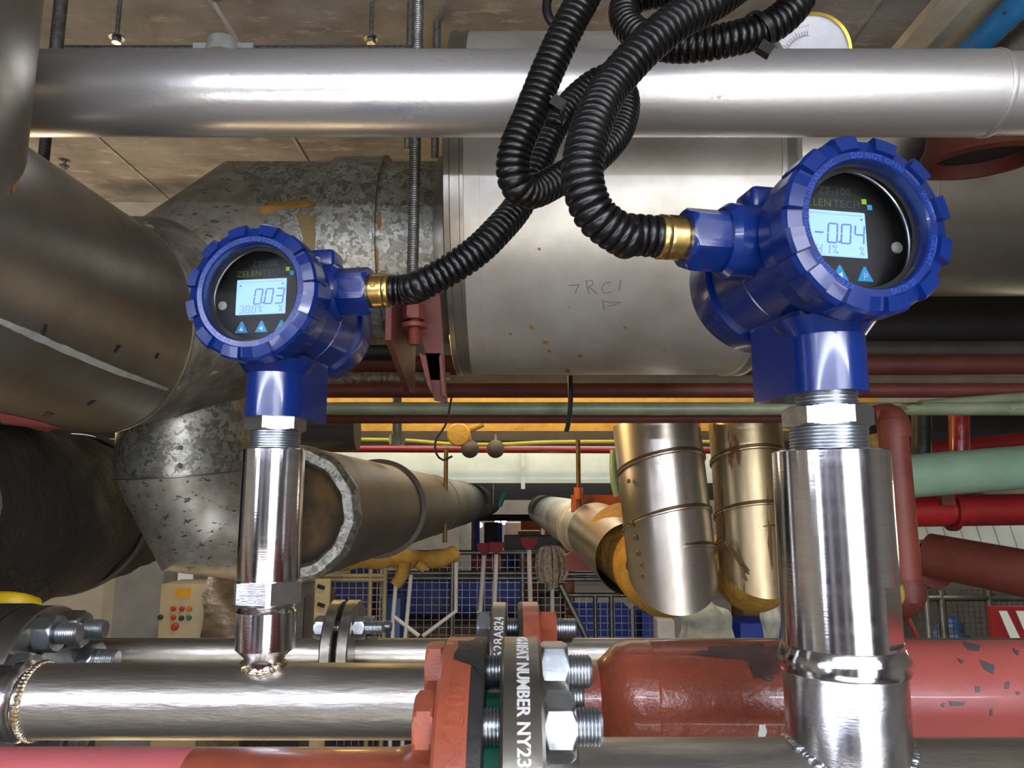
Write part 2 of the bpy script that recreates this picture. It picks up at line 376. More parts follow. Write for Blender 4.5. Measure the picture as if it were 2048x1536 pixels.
# fluorescent fitting above and behind the viewer
t = Th('fluorescent_fitting', 'long white twin-tube fluorescent batten above and behind the viewer', 'light', (0, -.72, H+.40))
bm = NB(); box(bm, (-2.35, -.79, H+.375), (1.35, -.63, H+.43)); bevel(bm, .005); t.part('housing', bm, 'fixture_white')
for dy in (-.04, .04):
    bm = NB(); rod(bm, (-2.25, -.71+dy, H+.345), (1.25, -.71+dy, H+.345), .012); t.part('tube', bm, 'tube_light')
for x in (-2.2, 1.2):
    bm = NB(); rod(bm, (x, -.71, H+.43), (x, -.71, CEIL), .005); t.part('hanger', bm, 'galv_rod')

# ================================================================== TRANSMITTERS
def seg_digit(bm, ch, x, z, w, h, y, th):
    if ch == '%':
        for dx, dz in ((-w*.3, h*.32), (w*.3, -h*.32)): box(bm, (x+dx-w*.22, y-.0002, z+dz-h*.13), (x+dx+w*.22, y+.0002, z+dz+h*.13))
        box(bm, (x-th*.5, y-.0002, z-h*.5), (x+th*.5, y+.0002, z+h*.5), rot=Matrix.Rotation(.5, 3, 'Y')); return
    segs = {'0': 'abcdef', '3': 'abgcd', '4': 'fgbc', '8': 'abcdefg', '1': 'bc', '-': 'g', '%': 'bgaef'}[ch]
    hw, hh = w/2, h/2; sl = .12
    pos = {'a': (0, hh, 1), 'd': (0, -hh, 1), 'g': (0, 0, 1), 'f': (-hw, hh/2, 0), 'b': (hw, hh/2, 0), 'e': (-hw, -hh/2, 0), 'c': (hw, -hh/2, 0)}
    for s in segs:
        cx, cz, hor = pos[s]; g = th*.55
        L = (w if hor else hh)-g*1.3
        a, b = (L/2, th/2) if hor else (th/2, L/2)
        vs = box(bm, (x+cx-a, y-.0002, z+cz-b), (x+cx+a, y+.0002, z+cz+b))
        for v in vs: v.co.x += (v.co.z-z)*sl
def transmitter(label, loc, yaw, S, side, ez, ex, big, small, smallx, knob_side, buttons):
    """side = +1: cable entry on the right. local frame: -y towards the viewer"""
    t = Th('pressure_transmitter', label, 'pressure transmitter', loc, rot=(0, 0, yaw))
    v = lambda *a: Vector(a)*S
    yf = -.052                       # face of the front cover
    # housing body: barrel, neck, cable entry, boss
    bm = NB(); lathe(bm, v(0, yf+.026, 0), (0, 1, 0), [(.0462*S, .006*S), (.0462*S, .040*S), (.0455*S, .0405*S), (.0455*S, .0415*S), (.0462*S, .042*S), (.0462*S, .0815*S), (.0445*S, .0825*S)], 96)
    bm2 = NB(); h0, h1 = -.090, -.040   # neck: half round front, square back
    prof = []
    for i in range(25):
        a = PI+PI*i/24; prof.append((.0225*math.cos(a), .0225*math.sin(a)*1.0-.003))
    prof += [(.0225, .046), (-.0225, .046)]
    skin_rings(bm2, [[v(x, y, h0) for x, y in prof], [v(x, y, h1) for x, y in prof]])
    join(bm, bm2)
    bm2 = NB(); lathe(bm2, v(0, -.003, -.036), (0, 0, -1), [(.030*S, .010*S), (.0225*S, .020*S)], 48); join(bm, bm2)
    t.part('housing', bm, 'housing_blue', 32)
    # cable entry
    s = side; bm = NB()
    lathe(bm, v(s*.022, .006, ez), (s, 0, 0), [(.024*S, 0), (.0235*S, (.020+ex)*S), (.0205*S, (.024+ex)*S)], 48)
    hexprism(bm, v(s*(.044+ex), .006, ez), (s, 0, 0), .035*S, .026*S, ch=.08, n=48, phase=PI/6)
    t.part('cable_entry', bm, 'housing_blue', 30)
    bm = NB(); box(bm, v(s*.018, -.006, ez+.013), v(s*.045, .018, ez+.034)); bevel(bm, .0035*S, 3)
    e = t.part('earth_boss', bm, 'housing_blue')
    bm = NB(); lathe(bm, v(s*.032, -.0058, ez+.024), (0, -1, 0), [(.0028*S, 0), (.0028*S, .0012*S), (.0014*S, .0012*S), (.0014*S, 0)], 20); t.part('screw', bm, 'zinc', under=e)
    bm = NB(); lathe(bm, v(-s*.036, .012, .006), (-s, 0, 0), [(.016*S, 0), (.016*S, .012*S), (.014*S, .014*S)], 6); t.part('blanking_plug', bm, 'housing_blue')
    # rear cover with lugs
    def lug_profile(bm, y0, sg, ro, lug, gap, nl, off):
        th = []
        for k in range(nl):
            c = 2*PI*k/nl+off; hw = 2*PI/nl*.27
            for d in (-.5, -.25, 0, .25, .5): th.append((c+d*2*hw, 1))
            th[-5] = (c-hw+.004, 1); th[-1] = (c+hw-.004, 1)
            g = 2*PI/nl-2*hw
            for d in (.04, .33, .66, .96): th.append((c+hw+g*d, 0))
        rings = []
        for i in range(len(lug)):
            ring = []
            for a, l in th:
                r, z = (lug if l else gap)[i]; ring.append(v(r*math.sin(a), y0+sg*z, r*math.cos(a)))
            rings.append(ring)
        skin_rings(bm, rings, cap=(False, False))
    bm = NB(); lathe(bm, v(0, yf+.1070, 0), (0, 1, 0), [(.0435*S, 0), (.0488*S, 0), (.0488*S, .026*S), (.0465*S, .031*S), (.032*S, .033*S)], 72)
    for k in range(2):
        a = 2*PI*k/2+(s*-1.95); c = v(.0490*math.sin(a), yf+.115, .0490*math.cos(a))
        lathe(bm, c, (0, 1, 0), [(.0055*S, 0), (.0055*S, .014*S), (.0045*S, .015*S)], 16)
    t.part('rear_cover', bm, 'housing_blue', 32)
    # front cover
    wr = .0376
    lug = [(wr, .012), (wr, .0012), (wr+.0008, .0), (.0425, 0), (.0434, -.0024), (.0512, -.0010), (.0528, .0014), (.0528, .0180), (.0518, .020), (.0512, .0205), (.0503, .033), (.0440, .034)]
    gap = [(wr, .012), (wr, .0012), (wr+.0008, .0), (.0425, 0), (.0436, .0006), (.0498, .0026), (.0518, .0055), (.0518, .0180), (.0516, .020), (.0512, .0205), (.0503, .033), (.0440, .034)]
    bm = NB(); lug_profile(bm, yf, 1, 0, lug, gap, 12, R_(15)); cov = t.part('front_cover', bm, 'housing_blue', 25)
    def ring_fn(a0, rad):
        def f(x, y, z, wd):
            a = a0+x/(rad*S); r = rad*S+y; return Vector((r*math.sin(a), yf*S-z-.00005, r*math.cos(a)))
        return f
    bm = NB(); r0 = .0404
    for word, a0 in (('WARNING', -64), ('DO NOT OPEN', -14), ('WHILE', 58), ('CIRCUIT', 96), ('IS ALIVE', 142), ('KEEP TIGHT', 200), ('WHEN IN USE', 254)):
        join(bm, text_bm(word, .0046*S, ring_fn(R_(a0), r0), .0007, 1.12))
    t.part('embossed_writing', bm, 'emboss_blue', label='raised warning letters around the cover', under=cov)
    # window, ring and dial
    bm = NB(); lathe(bm, v(0, yf+.0060, 0), (0, 1, 0), [(wr*S*.999, 0), (wr*S*.999, .0035*S)], 64); t.part('window', bm, 'glass', under=cov)
    bm = NB(); lathe(bm, v(0, yf+.0105, 0), (0, 1, 0), [(.0345*S, 0), (.0440*S, .001*S), (.0440*S, .020*S), (.040*S, .0205*S)], 64, cap=(False, False)); t.part('inner_wall', bm, 'black_ring')
    bm = NB(); lathe(bm, v(0, yf+.0200, 0), (0, 1, 0), [(.0398*S, .0006*S), (.0404*S, 0), (.0418*S, 0), (.0424*S, .002*S), (.0398*S, .002*S)], 64, cap=(False, False)); t.part('retaining_ring', bm, 'zinc')
    yd = yf+.0270
    bm = NB(); lathe(bm, v(0, yd, 0), (0, 1, 0), [(.0438*S, 0), (.0438*S, .003*S)], 64); dial = t.part('display_board', bm, 'black_gloss')
    def flat(x0, z0, align=0):
        def f(x, y, z, wd): return Vector((x0*S+x-wd*align, yd*S-.0003-abs(z)*.3, z0*S+y))
        return f
    cx, cz = -.0045, .003
    bm = NB(); box(bm, v(cx-.0208, yd-.0009, cz-.0142), v(cx+.0208, yd, cz+.0142)); bevel(bm, .0005*S, 1); scr = t.part('screen', bm, 'screen', under=dial)
    ys = yd-.0012
    bm = NB(); x = cx+.0158
    for chr_ in big[::-1]:
        if chr_ == '.': box(bm, v(x+.0036, ys-.0001, cz-.0058), v(x+.0048, ys+.0001, cz-.0046)); continue
        seg_digit(bm, chr_, x*S, (cz+.0000)*S, .0060*S, .0118*S, ys*S, .0008*S); x -= .0089
    box(bm, v(cx-.0180, ys-.0001, cz+.0086), v(cx-.0166, ys+.0001, cz+.0098)); box(bm, v(cx+.0172, ys-.0001, cz+.0090), v(cx+.0184, ys+.0001, cz+.0102))
    t.part('readout', bm, 'lcd_ink', under=dial, label='reading %s in violet segment digits' % big)
    bm = NB(); x = cx+smallx
    for chr_ in small:
        if chr_ == '.': box(bm, v(x-.0038, ys-.0001, cz-.0122), v(x-.0030, ys+.0001, cz-.0114)); continue
        seg_digit(bm, chr_, x*S, (cz-.0100)*S, .0032*S, .0056*S, ys*S, .0006*S); x += .0053
    seg_digit(bm, '%', (cx+.0168)*S, (cz-.0100)*S, .0028*S, .0056*S, ys*S, .0006*S)
    box(bm, v(cx-.0180, ys-.0001, cz+.0118), v(cx+.0180, ys+.0001, cz+.0121))
    t.part('small_readout', bm, 'lcd_ink_faint', under=dial)
    t.part('model_print', text_bm('ZT-100', .0064*S, flat(-.0030, .0300, .5), .0002, 1.12), 'print_grey', under=dial)
    t.part('maker_print', text_bm('ZELEN', .0068*S, flat(-.0262, .0222), .0002, 1.08), 'print_green', under=dial)
    t.part('maker_print', text_bm('TECH', .0068*S, flat(-.0042, .0222), .0002, 1.08), 'print_grey', under=dial)
    bm = NB(); box(bm, v(.0150, yd-.0004, .0230), v(.0182, yd, .0262)); t.part('green_mark', bm, 'mark_green', under=dial)
    bm = NB(); box(bm, v(.0186, yd-.0004, .0196), v(.0218, yd, .0228)); t.part('blue_mark', bm, 'mark_blue', under=dial)
    for bx, kind in zip((-.0195, -.0030, .0135), ('up', 'left', 'P')):
        bm = NB(); tri = [(-.0056, -.0045), (.0056, -.0045), (.0006, .0050), (-.0006, .0050)]; bz = -.0212
        skin_rings(bm, [[v(bx+a, yd, bz+b) for a, b in tri], [v(bx+a*.95, yd-.0007, bz+b*.95) for a, b in tri]])
        bt = t.part('button', bm, 'button_blue', under=dial)
        if kind == 'P':
            bm = text_bm('P', .0062*S, flat(bx, bz-.0012, .5), .0002)
            for q_ in bm.verts: q_.co += Vector((0, -.0007*S, 0))
        else:
            bm = NB(); tr = {'up': [(-.0018, -.0016), (.0018, -.0016), (0, .0020)], 'left': [(.0014, -.0018), (.0014, .0018), (-.0020, 0)]}[kind]
            skin_rings(bm, [[v(bx+a, yd-.0007, bz-.0012+b) for a, b in tr], [v(bx+a, yd-.0009, bz-.0012+b) for a, b in tr]])
        t.part('button_symbol', bm, 'button_white', under=dial)
    bm = NB(); lathe(bm, v(knob_side*.0365, yd, -.003), (0, -1, 0), [(.0036*S, 0), (.0034*S, .0012*S), (.0014*S, .0018*S)], 20); t.part('sensor_dot', bm, 'sack_grey', under=dial)
    # brass conduit connector
    bm = NB(); n = 72
    def kn(r, a, h): return r+(.00035*S if (int(a*n/PI/2+.5)+int(h/S/.0011)) % 2 else 0)*(1 if .004 < h/S < .0155 else 0)
    prof = [(.0130, 0), (.0134, .0005), (.0134, .0028), (.0129, .0032), (.0129, .0040)]+[(.0131, .0040+.0011*i) for i in range(1, 11)]+[(.0130, .0160), (.0134, .0164), (.0134, .0205), (.0128, .0212)]
    lathe(bm, v(s*(.0655+ex), .006, ez), (s, 0, 0), [(r*S*1.02, h*S) for r, h in prof], n, rf=kn)
    cc = t.part('brass_connector', bm, 'brass', 60, label='knurled brass conduit connector')
    if s > 0:
        bm = NB(); lathe(bm, v(s*(.0755+ex), -.0072, ez+.001), (0, -1, 0), [(.0022*S, 0), (.0022*S, .0006*S), (.0012*S, .0006*S), (.0012*S, .0001*S)], 18); t.part('grub_screw', bm, 'brass_dark', under=cc)
    bpy.context.view_layer.update()
    return t, t.o.matrix_world @ v(s*(.0855+ex), .006, ez)
SL, SR = 1.18, 1.16
YL, YR = .70, .525
locL = at(549, 900, YL); locL.z = at(492, 586, YL-.054).z
locR = at(1659, 900, YR); locR.z = at(1745, 452, YR-.054).z
tL, endL = transmitter('blue transmitter on the left reading 0.03, on a slim steel post', locL, R_(-9), SL, 1, .013, .004, '0.03', '388%', -.0158, -1, (None, 'up', 'left'))
tR, endR = transmitter('large blue transmitter on the right reading -0.04 on a thick steel post', locR, R_(11), SR, -1, .0055, .0165, '-0.04', '-.41%', -.0168, 1, (None, 'left', 'P'))
# fix button columns: three-button bezel, two visible in each window

def stack(label_t, t, x, Y, rows, mats):
    pass
# nipple, nut and threads belong to the transmitter; built in its local frame
def local_stack(t, S, rows, Y, zc):
    """rows: (kind, py_top, py_bottom, radius)"""
    for kind, y0, y1, r in rows:
        z0 = zz(y0, Y)-zc; z1 = zz(y1, Y)-zc; bm = NB()
        if kind == 'thread': thread(bm, (0, 0, z1), (0, 0, 1), r, z0-z1, .0023, 48, .0010); t.part('threaded_nipple', bm, 'zinc', 25)
        if kind == 'nut': hexprism(bm, (0, 0, z1), (0, 0, 1), r*2, z0-z1, up=(math.sin(.5), math.cos(.5), 0), ch=.07); t.part('hex_nut', bm, 'zinc_dull' if t is tL else 'zinc', 30)
local_stack(tL, SL, [('thread', 800, 833, .0180), ('nut', 831, 864, .0243), ('thread', 863, 899, .0234)], YL, locL.z)
local_stack(tR, SR, [('thread', 765, 816, .0207), ('nut', 814, 856, .0262), ('thread', 855, 903, .0263)], YR, locR.z)

# ------------------------------------------------------------------ machined posts
z2, r2 = cyl_fit(1325, 1481, YL)            # the left steel pipe
r1 = .0425; e1 = elev(1470); z1 = H+YR*math.tan(e1-math.asin(r1/(YR/math.cos(e1))))      # the front pipe
t = Th('steel_post', 'slim polished steel post with a faceted collar, welded on the long steel pipe', 'post', (locL.x, YL, z2+r2))
Z = lambda y: zz(y, YL)
bm = NB(); lathe(bm, (locL.x, YL, Z(1162)), (0, 0, 1), [(.0275, 0), (.0278, .001), (.0278, Z(898)-Z(1162)-.001), (.0270, Z(898)-Z(1162))], 72); t.part('barrel', bm, 'turned')
bm = NB(); hexprism(bm, (locL.x, YL, Z(1204)), (0, 0, 1), .0575, Z(1160)-Z(1204), up=(0, 1, 0), ch=.02, phase=.2)
lathe(bm, (locL.x, YL, Z(1214)), (0, 0, 1), [(.0235, 0), (.0290, Z(1202)-Z(1214))], 48); t.part('collar', bm, 'turned_dull', 25)
bm = NB(); zb = Z(1345); lathe(bm, (locL.x, YL, zb), (0, 0, 1), [(.0168, 0), (.0168, Z(1322)-zb), (.0180, Z(1312)-zb), (.0258, Z(1296)-zb), (.0262, Z(1230)-zb), (.0262, Z(1222)-zb), (.0245, Z(1217)-zb), (.0235, Z(1210)-zb)], 64); t.part('lower_fitting', bm, 'turned')
def weld(bm, cx, cy, rr, pr, cz, n=96, tube=.003, seed=1):
    """bead where a vertical pipe (radius rr) meets a horizontal one (radius pr, axis X)"""
    rnd = random.Random(seed); pts = []
    for i in range(n):
        a = 2*PI*i/n; x = cx+rr*math.cos(a); y = cy+rr*math.sin(a); z = cz+math.sqrt(max(1e-8, pr*pr-(y-cy)**2)); pts.append(Vector((x, y, z)))
    for i in range(0, n, 2):
        r = tube*rnd.uniform(.8, 1.25); c = pts[i]+Vector((rnd.uniform(-1, 1), rnd.uniform(-1, 1), rnd.uniform(-.5, .5)))*tube*.15
        bmesh.ops.create_icosphere(bm, subdivisions=2, radius=r, matrix=Matrix.Translation(c) @ Matrix.Diagonal((1.1, 1.1, .8, 1)))
bm = NB(); weld(bm, locL.x, YL, .0175, r2, z2, tube=.0034); t.part('weld_bead', bm, 'weld')
t = Th('steel_post', 'thick polished steel post with a flat milled side, welded on the front steel pipe', 'post', (locR.x, YR, z1+r1))
Z = lambda y: zz(y, YR)
zb = Z(1293); hh = Z(902)-zb
bm = NB(); n = 96; fz0, fz1 = Z(1280)-zb, Z(1166)-zb; rb = .0384; fa = R_(-42)
def flatcut(r, a, h):
    if fz0-.0002 <= h <= fz1+.0002:
        d = math.cos(a-fa0); lim = .0345
        if d > 0 and r*d > lim: return lim/d
    return r
x_, y_, _d = frame((0, 0, 1)); fdir = Vector((math.cos(fa), math.sin(fa), 0)); fa0 = math.atan2(fdir.dot(y_), fdir.dot(x_))
lathe(bm, (locR.x, YR, zb), (0, 0, 1), [(rb, 0), (rb, fz0-.0004), (rb, fz0), (rb, fz1), (rb, fz1+.0005), (rb, hh-.001), (rb-.001, hh)], n, rf=flatcut); t.part('barrel', bm, 'turned', 20)
bm = NB(); zc = Z(1342); lathe(bm, (locR.x, YR, zc), (0, 0, 1), [(.0370, 0), (.0412, .001), (.0418, .003), (.0418, Z(1312)-zc), (.0384, Z(1288)-zc)], 96); t.part('collar', bm, 'turned')
bm = NB(); lathe(bm, (locR.x, YR, z1+.02), (0, 0, 1), [(.0388, 0), (.0388, zc-z1-.02), (.0375, zc-z1-.018)], 96); t.part('lower_sleeve', bm, 'turned_dull')
bm = NB(); weld(bm, locR.x, YR, .0388, r1, z1, n=190, tube=.0030, seed=3); t.part('weld_bead', bm, 'zinc')

# ================================================================== PIPES IN FRONT
def pipe_x(bm, x0, x1, Y, z, prof_r, n=64):
    lathe(bm, (x0, Y, z), (1, 0, 0), [(prof_r, 0), (prof_r, x1-x0)], n)
def disc(bm, x0, x1, Y, z, R, hole=0, ch=.0015, n=80):
    lathe(bm, (x0, Y, z), (1, 0, 0), [(R-ch, 0), (R, ch), (R, x1-x0-ch), (R-ch, x1-x0)], n)
def bolt(t, x0, x1, Y, z, af, mats, headside=-1, nut=.016, stick=.022, up=(0, 0, 1), under=None):
    """hex head at one end, nut and projecting thread at the other"""
    mh, mt, mn = mats; r = af*.31
    bm = NB(); thread(bm, (x0-.004, Y, z), (1, 0, 0), r, x1-x0+.004+nut+stick, .0022, 28, .0009, endch=.0012) if headside < 0 else thread(bm, (x1+.004, Y, z), (-1, 0, 0), r, x1-x0+.004+nut+stick, .0022, 28, .0009, endch=.0012)
    b = t.part('bolt', bm, mt, 25)
    hx = x0-.0125 if headside < 0 else x1; bm = NB(); hexprism(bm, (hx, Y, z), (1, 0, 0), af, .0125, up=up, ch=.12); t.part('bolt_head', bm, mh, 25, under=b)
    nx = x1 if headside < 0 else x0-nut; bm = NB(); hexprism(bm, (nx, Y, z), (1, 0, 0), af, nut, up=up, ch=.10); t.part('nut', bm, mn, 25, under=b)
def rim(Y, z, R, cx, up, a0, sgn):
    """writing around a rim whose axis is X; angle from the top towards the viewer"""
    def f(x, y, w, wd):
        a = a0+sgn*x/R; rr = R+w+.0001; return Vector((cx+up*y, Y-rr*math.sin(a), z+rr*math.cos(a)))
    return f
# --- left steel pipe (line 2)
xa = at(75, 1400, YL).x
X2f = at(983, 1300, YL).x; X2g = at(1014, 1300, YL).x
t = Th('steel_pipe', 'long brushed stainless pipe carrying the slim post, with a flange at its right end', 'pipe', (at(500, 1400, YL).x, YL, z2-r2))
bm = NB(); lathe(bm, (xa, YL, z2), (1, 0, 0), [(r2, 0), (r2, X2f-xa-.03), (r2*1.25, X2f-xa-.012), (r2*1.7, X2f-xa)], 72); t.part('pipe_body', bm, 'brushed')
bm = NB(); disc(bm, X2f, X2g, YL, z2, .084); fl = t.part('flange', bm, 'flange_steel')
t.part('stamped_number', text_bm('30628A824', .0115, rim(YL, z2, .084, (X2f+X2g)/2+.0, -1, R_(62), -1), .0004, 1.05), 'text_white', under=fl)
bm = NB(); lathe(bm, (xa-.05, YL, z2), (1, 0, 0), [(r2*.95, -.1), (r2*.95, .030), (r2*1.06, .032), (r2*1.08, .040), (r2*1.0, .043), (r2*.93, .044), (r2*.93, .050)], 72); t.part('stub_end', bm, 'turned_dull')
bm = NB(); rnd = random.Random(2)
for i in range(60):
    a = 2*PI*i/60; bmesh.ops.create_icosphere(bm, subdivisions=1, radius=.0028, matrix=Matrix.Translation((xa+.001, YL+r2*math.cos(a), z2+r2*math.sin(a))) @ Matrix.Diagonal((1.4, 1, 1, 1)))
t.part('weld_bead', bm, 'weld')
# --- flange behind the pipe at the far left
YF = .805; zF = zz(1212, YF)-.084; xF = at(108, 1214, YF).x
t = Th('pipe_flange', 'dark steel flange with two bright nuts at the left edge, behind the long steel pipe', 'flange', (xF, YF, zF-.084))
bm = NB(); disc(bm, xF-.030, xF, YF, zF, .084); fl = t.part('disc', bm, 'flange_steel')
bm = NB(); disc(bm, xF-.062, xF-.030, YF, zF, .086); t.part('backing_flange', bm, 'redox_black')
bm = NB(); rod(bm, (xF-.4, YF, zF), (xF-.062, YF, zF), .05, 48); t.part('pipe_stub', bm, 'redlead')
bm = NB(); disc(bm, xF, xF+.004, YF, zF, .045); t.part('raised_face', bm, 'turned_dull')
for a in (R_(18), R_(62), R_(107), R_(-27), R_(-72), R_(152), R_(-118), R_(-163)):
    bolt(t, xF-.062, xF, YF-.063*math.sin(a), zF+.063*math.cos(a), .034, ('zinc', 'zinc', 'zinc'), nut=.019, stick=.020, up=(0, math.sin(a), math.cos(a+.3)))
bm = NB(); sweep(bm, catmull([at(-60, 1205, .9), at(0, 1200, .9), at(40, 1203, .9), at(75, 1213, .92)], .006), .010, 12)
single('yellow_sleeve', bm, 'paint_yellow', 'yellow sleeve lying over the top of the left flange', 'sleeve', at(20, 1210, .9))
# --- red continuation of line 2
X3a, X3b = at(1042, 1300, YL).x, at(1078, 1300, YL).x
Rb = (YL/math.cos(elev(1402)))*math.sin(elev(1280)-elev(1402)); 
t = Th('red_pipe', 'brick-red and pink painted pipe with a reducer, running right behind the thick post', 'pipe', (.3, YL, z2-Rb))
bm = NB(); xs = [X3b, X3b+.012, X3b+.02, at(1195, 1400, YL).x, at(1205, 1400, YL).x, at(1232, 1400, YL).x, at(1262, 1400, YL).x, at(1297, 1400, YL).x, at(1300, 1400, YL).x, at(1305, 1400, YL).x, at(1560, 1400, YL).x]
rs = [.058, .040, r2*1.02, r2*1.02, r2*1.14, Rb*.93, Rb, Rb, Rb*1.012, Rb, Rb]
lathe(bm, (0, YL, z2), (1, 0, 0), list(zip(rs, xs)), 80); t.part('reducer', bm, 'redox')
bm = NB(); pipe_x(bm, at(1560, 1400, YL).x, 1.7, YL, z2, Rb, 80); t.part('pipe_body', bm, 'redpink', label='pink-red pipe with chipped paint')
bm = NB(); disc(bm, X3a, X3b, YL, z2, .0845); fl = t.part('flange', bm, 'redox_clean')
bm = NB(); disc(bm, X3a-.003, X3a+.011, YL, z2, .0843); t.part('flange_edge', bm, 'redox_black', label='black chipped band on the red flange')
t.part('cast_number', text_bm('BE7 121', .014, (lambda x, y, w, wd: Vector((at(1285, 1400, YL).x-y, YL-(Rb+w+.0002)*math.cos(-.62+x/Rb), z2+(Rb+w+.0002)*math.sin(-.62+x/Rb)))), .0010, 1.1), 'stamp_red')
for k in range(8):
    a = R_(8+45*k); red = k in (0, 1, 7)
    bolt(t, X2f, X3b, YL-.064*math.sin(a), z2+.064*math.cos(a), .0280, ('zinc', 'zinc', 'redox_clean'), nut=.015, stick=.017, up=(0, math.sin(a), math.cos(a)))
bm = NB(); q = at(1112, 1240, YL+.0); 
for k, (q, m_, lb) in enumerate((([(1375, 1308), (1430, 1292), (1500, 1288), (1560, 1290), (1562, 1345), (1535, 1362), (1508, 1358), (1530, 1335), (1490, 1322), (1440, 1305)], 'bare_patch', 'large dark bare patch where the paint has flaked'),
    ([(1518, 1450), (1530, 1446), (1534, 1462), (1530, 1478), (1516, 1476)], 'white_beam', 'white paint smudge'), ([(1925, 1283), (1962, 1290), (1958, 1302), (1935, 1300)], 'chip_grey', None), ([(1958, 1318), (1990, 1330), (1988, 1350), (1968, 1338)], 'chip_grey', None),
    ([(1950, 1372), (1960, 1372), (1960, 1385), (1950, 1385)], 'chip_grey', None), ([(1898, 1402), (1930, 1404), (1926, 1412), (1900, 1412)], 'chip_grey', None), ([(2025, 1295), (2040, 1302), (2036, 1310), (2028, 1304)], 'chip_grey', None),
    ([(2010, 1365), (2020, 1362), (2018, 1378), (2010, 1378)], 'chip_grey', None), ([(1915, 1316), (1930, 1322), (1922, 1328)], 'chip_grey', None), ([(1980, 1420), (1985, 1416), (1986, 1432), (1980, 1432)], 'chip_grey', None), ([(2030, 1382), (2042, 1384), (2036, 1392)], 'chip_grey', None), ([(1880, 1410), (1890, 1404), (1888, 1416)], 'chip_grey', None))):
    t.part('paint_chip', patch(q, YL, z2, Rb, seed=k), m_, label=lb)
# --- thin pipe (line 3)
Y3 = .92; z3, r3 = zz(1275, Y3)-.0175, .0168
t = Th('thin_steel_pipe', 'thin grey steel pipe running behind the long pipe, with a small bolted flange pair', 'pipe', (0, Y3, z3-r3))
bm = NB(); pipe_x(bm, at(190, 1300, Y3).x, 1.3, Y3, z3, r3, 48); t.part('pipe_body', bm, 'brushed')
bm = NB(); pipe_x(bm, at(100, 1300, Y3).x, at(190, 1300, Y3).x, Y3, z3, r3*1.12, 48); t.part('sleeve', bm, 'turned_dull')
RF3 = zz(1200, Y3)-z3
for p0, p1 in ((662, 684), (693, 716)):
    bm = NB(); disc(bm, at(p0, 1290, Y3).x, at(p1, 1290, Y3).x, Y3, z3, RF3); t.part('flange', bm, 'flange_steel')
bm = NB(); rod(bm, (at(683, 1290, Y3).x, Y3, z3), (at(694, 1290, Y3).x, Y3, z3), RF3*.6, 40); t.part('gasket', bm, 'black_ring')
for k in range(4):
    a = R_(45+90*k-8); bolt(t, at(662, 1290, Y3).x, at(716, 1290, Y3).x, Y3-.041*math.sin(a), z3+.041*math.cos(a), .023, ('zinc', 'zinc', 'zinc'), nut=.013, stick=.020, up=(0, math.sin(a), math.cos(a)))
# --- front line 1
Xr0, Xr1 = at(890, 1300, YR).x, at(972, 1300, YR).x; Xs0, Xs1 = at(1003, 1300, YR).x, at(1080, 1300, YR).x
RF1 = .1065
t = Th('red_pipe', 'brick-red painted pipe and flange in the lower left foreground, grey chips in the paint', 'pipe', (-.3, YR, z1-r1))
bm = NB(); rr_ = (YR/math.cos(elev(1600)))
zL = z1; rL = r1*.98; topz = zz(1497, YR)
rL = max(.03, r1*.86)
lathe(bm, (0, YR, z1), (1, 0, 0), [(rL, -1.0), (rL, at(790, 1500, YR).x), (rL*1.05, at(820, 1500, YR).x), (rL*1.5, Xr0-.004), (rL*1.6, Xr0+.003)], 72); t.part('pipe_body', bm, ['redox_clean'])
bm = NB(); lathe(bm, (0, YR, z1), (1, 0, 0), [(rL*1.004, -1.0), (rL*1.004, at(385, 1510, YR).x)], 72); t.part('pink_paint', bm, 'pink_front', label='faded pink length of the pipe')
bm = NB(); disc(bm, Xr0, Xr1, YR, z1, RF1, ch=.002); fl = t.part('flange', bm, 'redox_clean')
bm = NB(); disc(bm, Xr1-.0085, Xr1+.0008, YR, z1, RF1*1.001, ch=.0008); t.part('flange_edge', bm, 'redox_black', label='black scraped edge of the flange', under=fl)
bm = patch([(915, 1280), (968, 1279), (970, 1345), (960, 1350), (948, 1332), (905, 1318)], YR, z1, RF1*1.001, .0006, .06, 3); t.part('paint_chip', bm, 'redox_black', label='black patch on top of the flange rim', under=fl)
t.part('cast_letters', text_bm('40G3N 00', .0175, rim(YR, z1, RF1, (Xr0+Xr1)/2-.002, 1, R_(30), 1), .0012, 1.15), 'redox_clean', under=fl)
t2 = Th('steel_pipe', 'brushed steel pipe with engraved flange at the bottom right, carrying the thick post', 'pipe', (.3, YR, z1-r1))
bm = NB(); lathe(bm, (0, YR, z1), (1, 0, 0), [(.064, Xs1), (.060, Xs1+.006), (r1, Xs1+.024), (r1, 1.3)], 80); t2.part('pipe_body', bm, 'brushed')
bm = NB(); disc(bm, Xs0, Xs1, YR, z1, RF1, ch=.002); fl = t2.part('flange', bm, 'flange_steel')
t2.part('engraved_number', text_bm('C6 HEAT NUMBER NY23060', .0106, rim(YR, z1, RF1, (Xs0+Xs1)/2+.001, 1, R_(-3), 1), .0004, 1.0, .0002), 'text_white', under=fl)
bm = NB(); lathe(bm, (0, YR, z1), (1, 0, 0), [(.072, Xr1), (.072, Xs0)], 64); t2.part('gasket', bm, 'gasket_green')
for k in range(8):
    a = R_(-4+43*k) if k < 2 else R_(39+45*(k-1)); Yb, zb_ = YR-.0845*math.sin(a), z1+.0845*math.cos(a)
    bolt(t2, Xr0, Xs1, Yb, zb_, .0350, ('redox_clean', 'zinc', 'zinc'), nut=.0185, stick=.015, up=(0, math.sin(a), math.cos(a)))

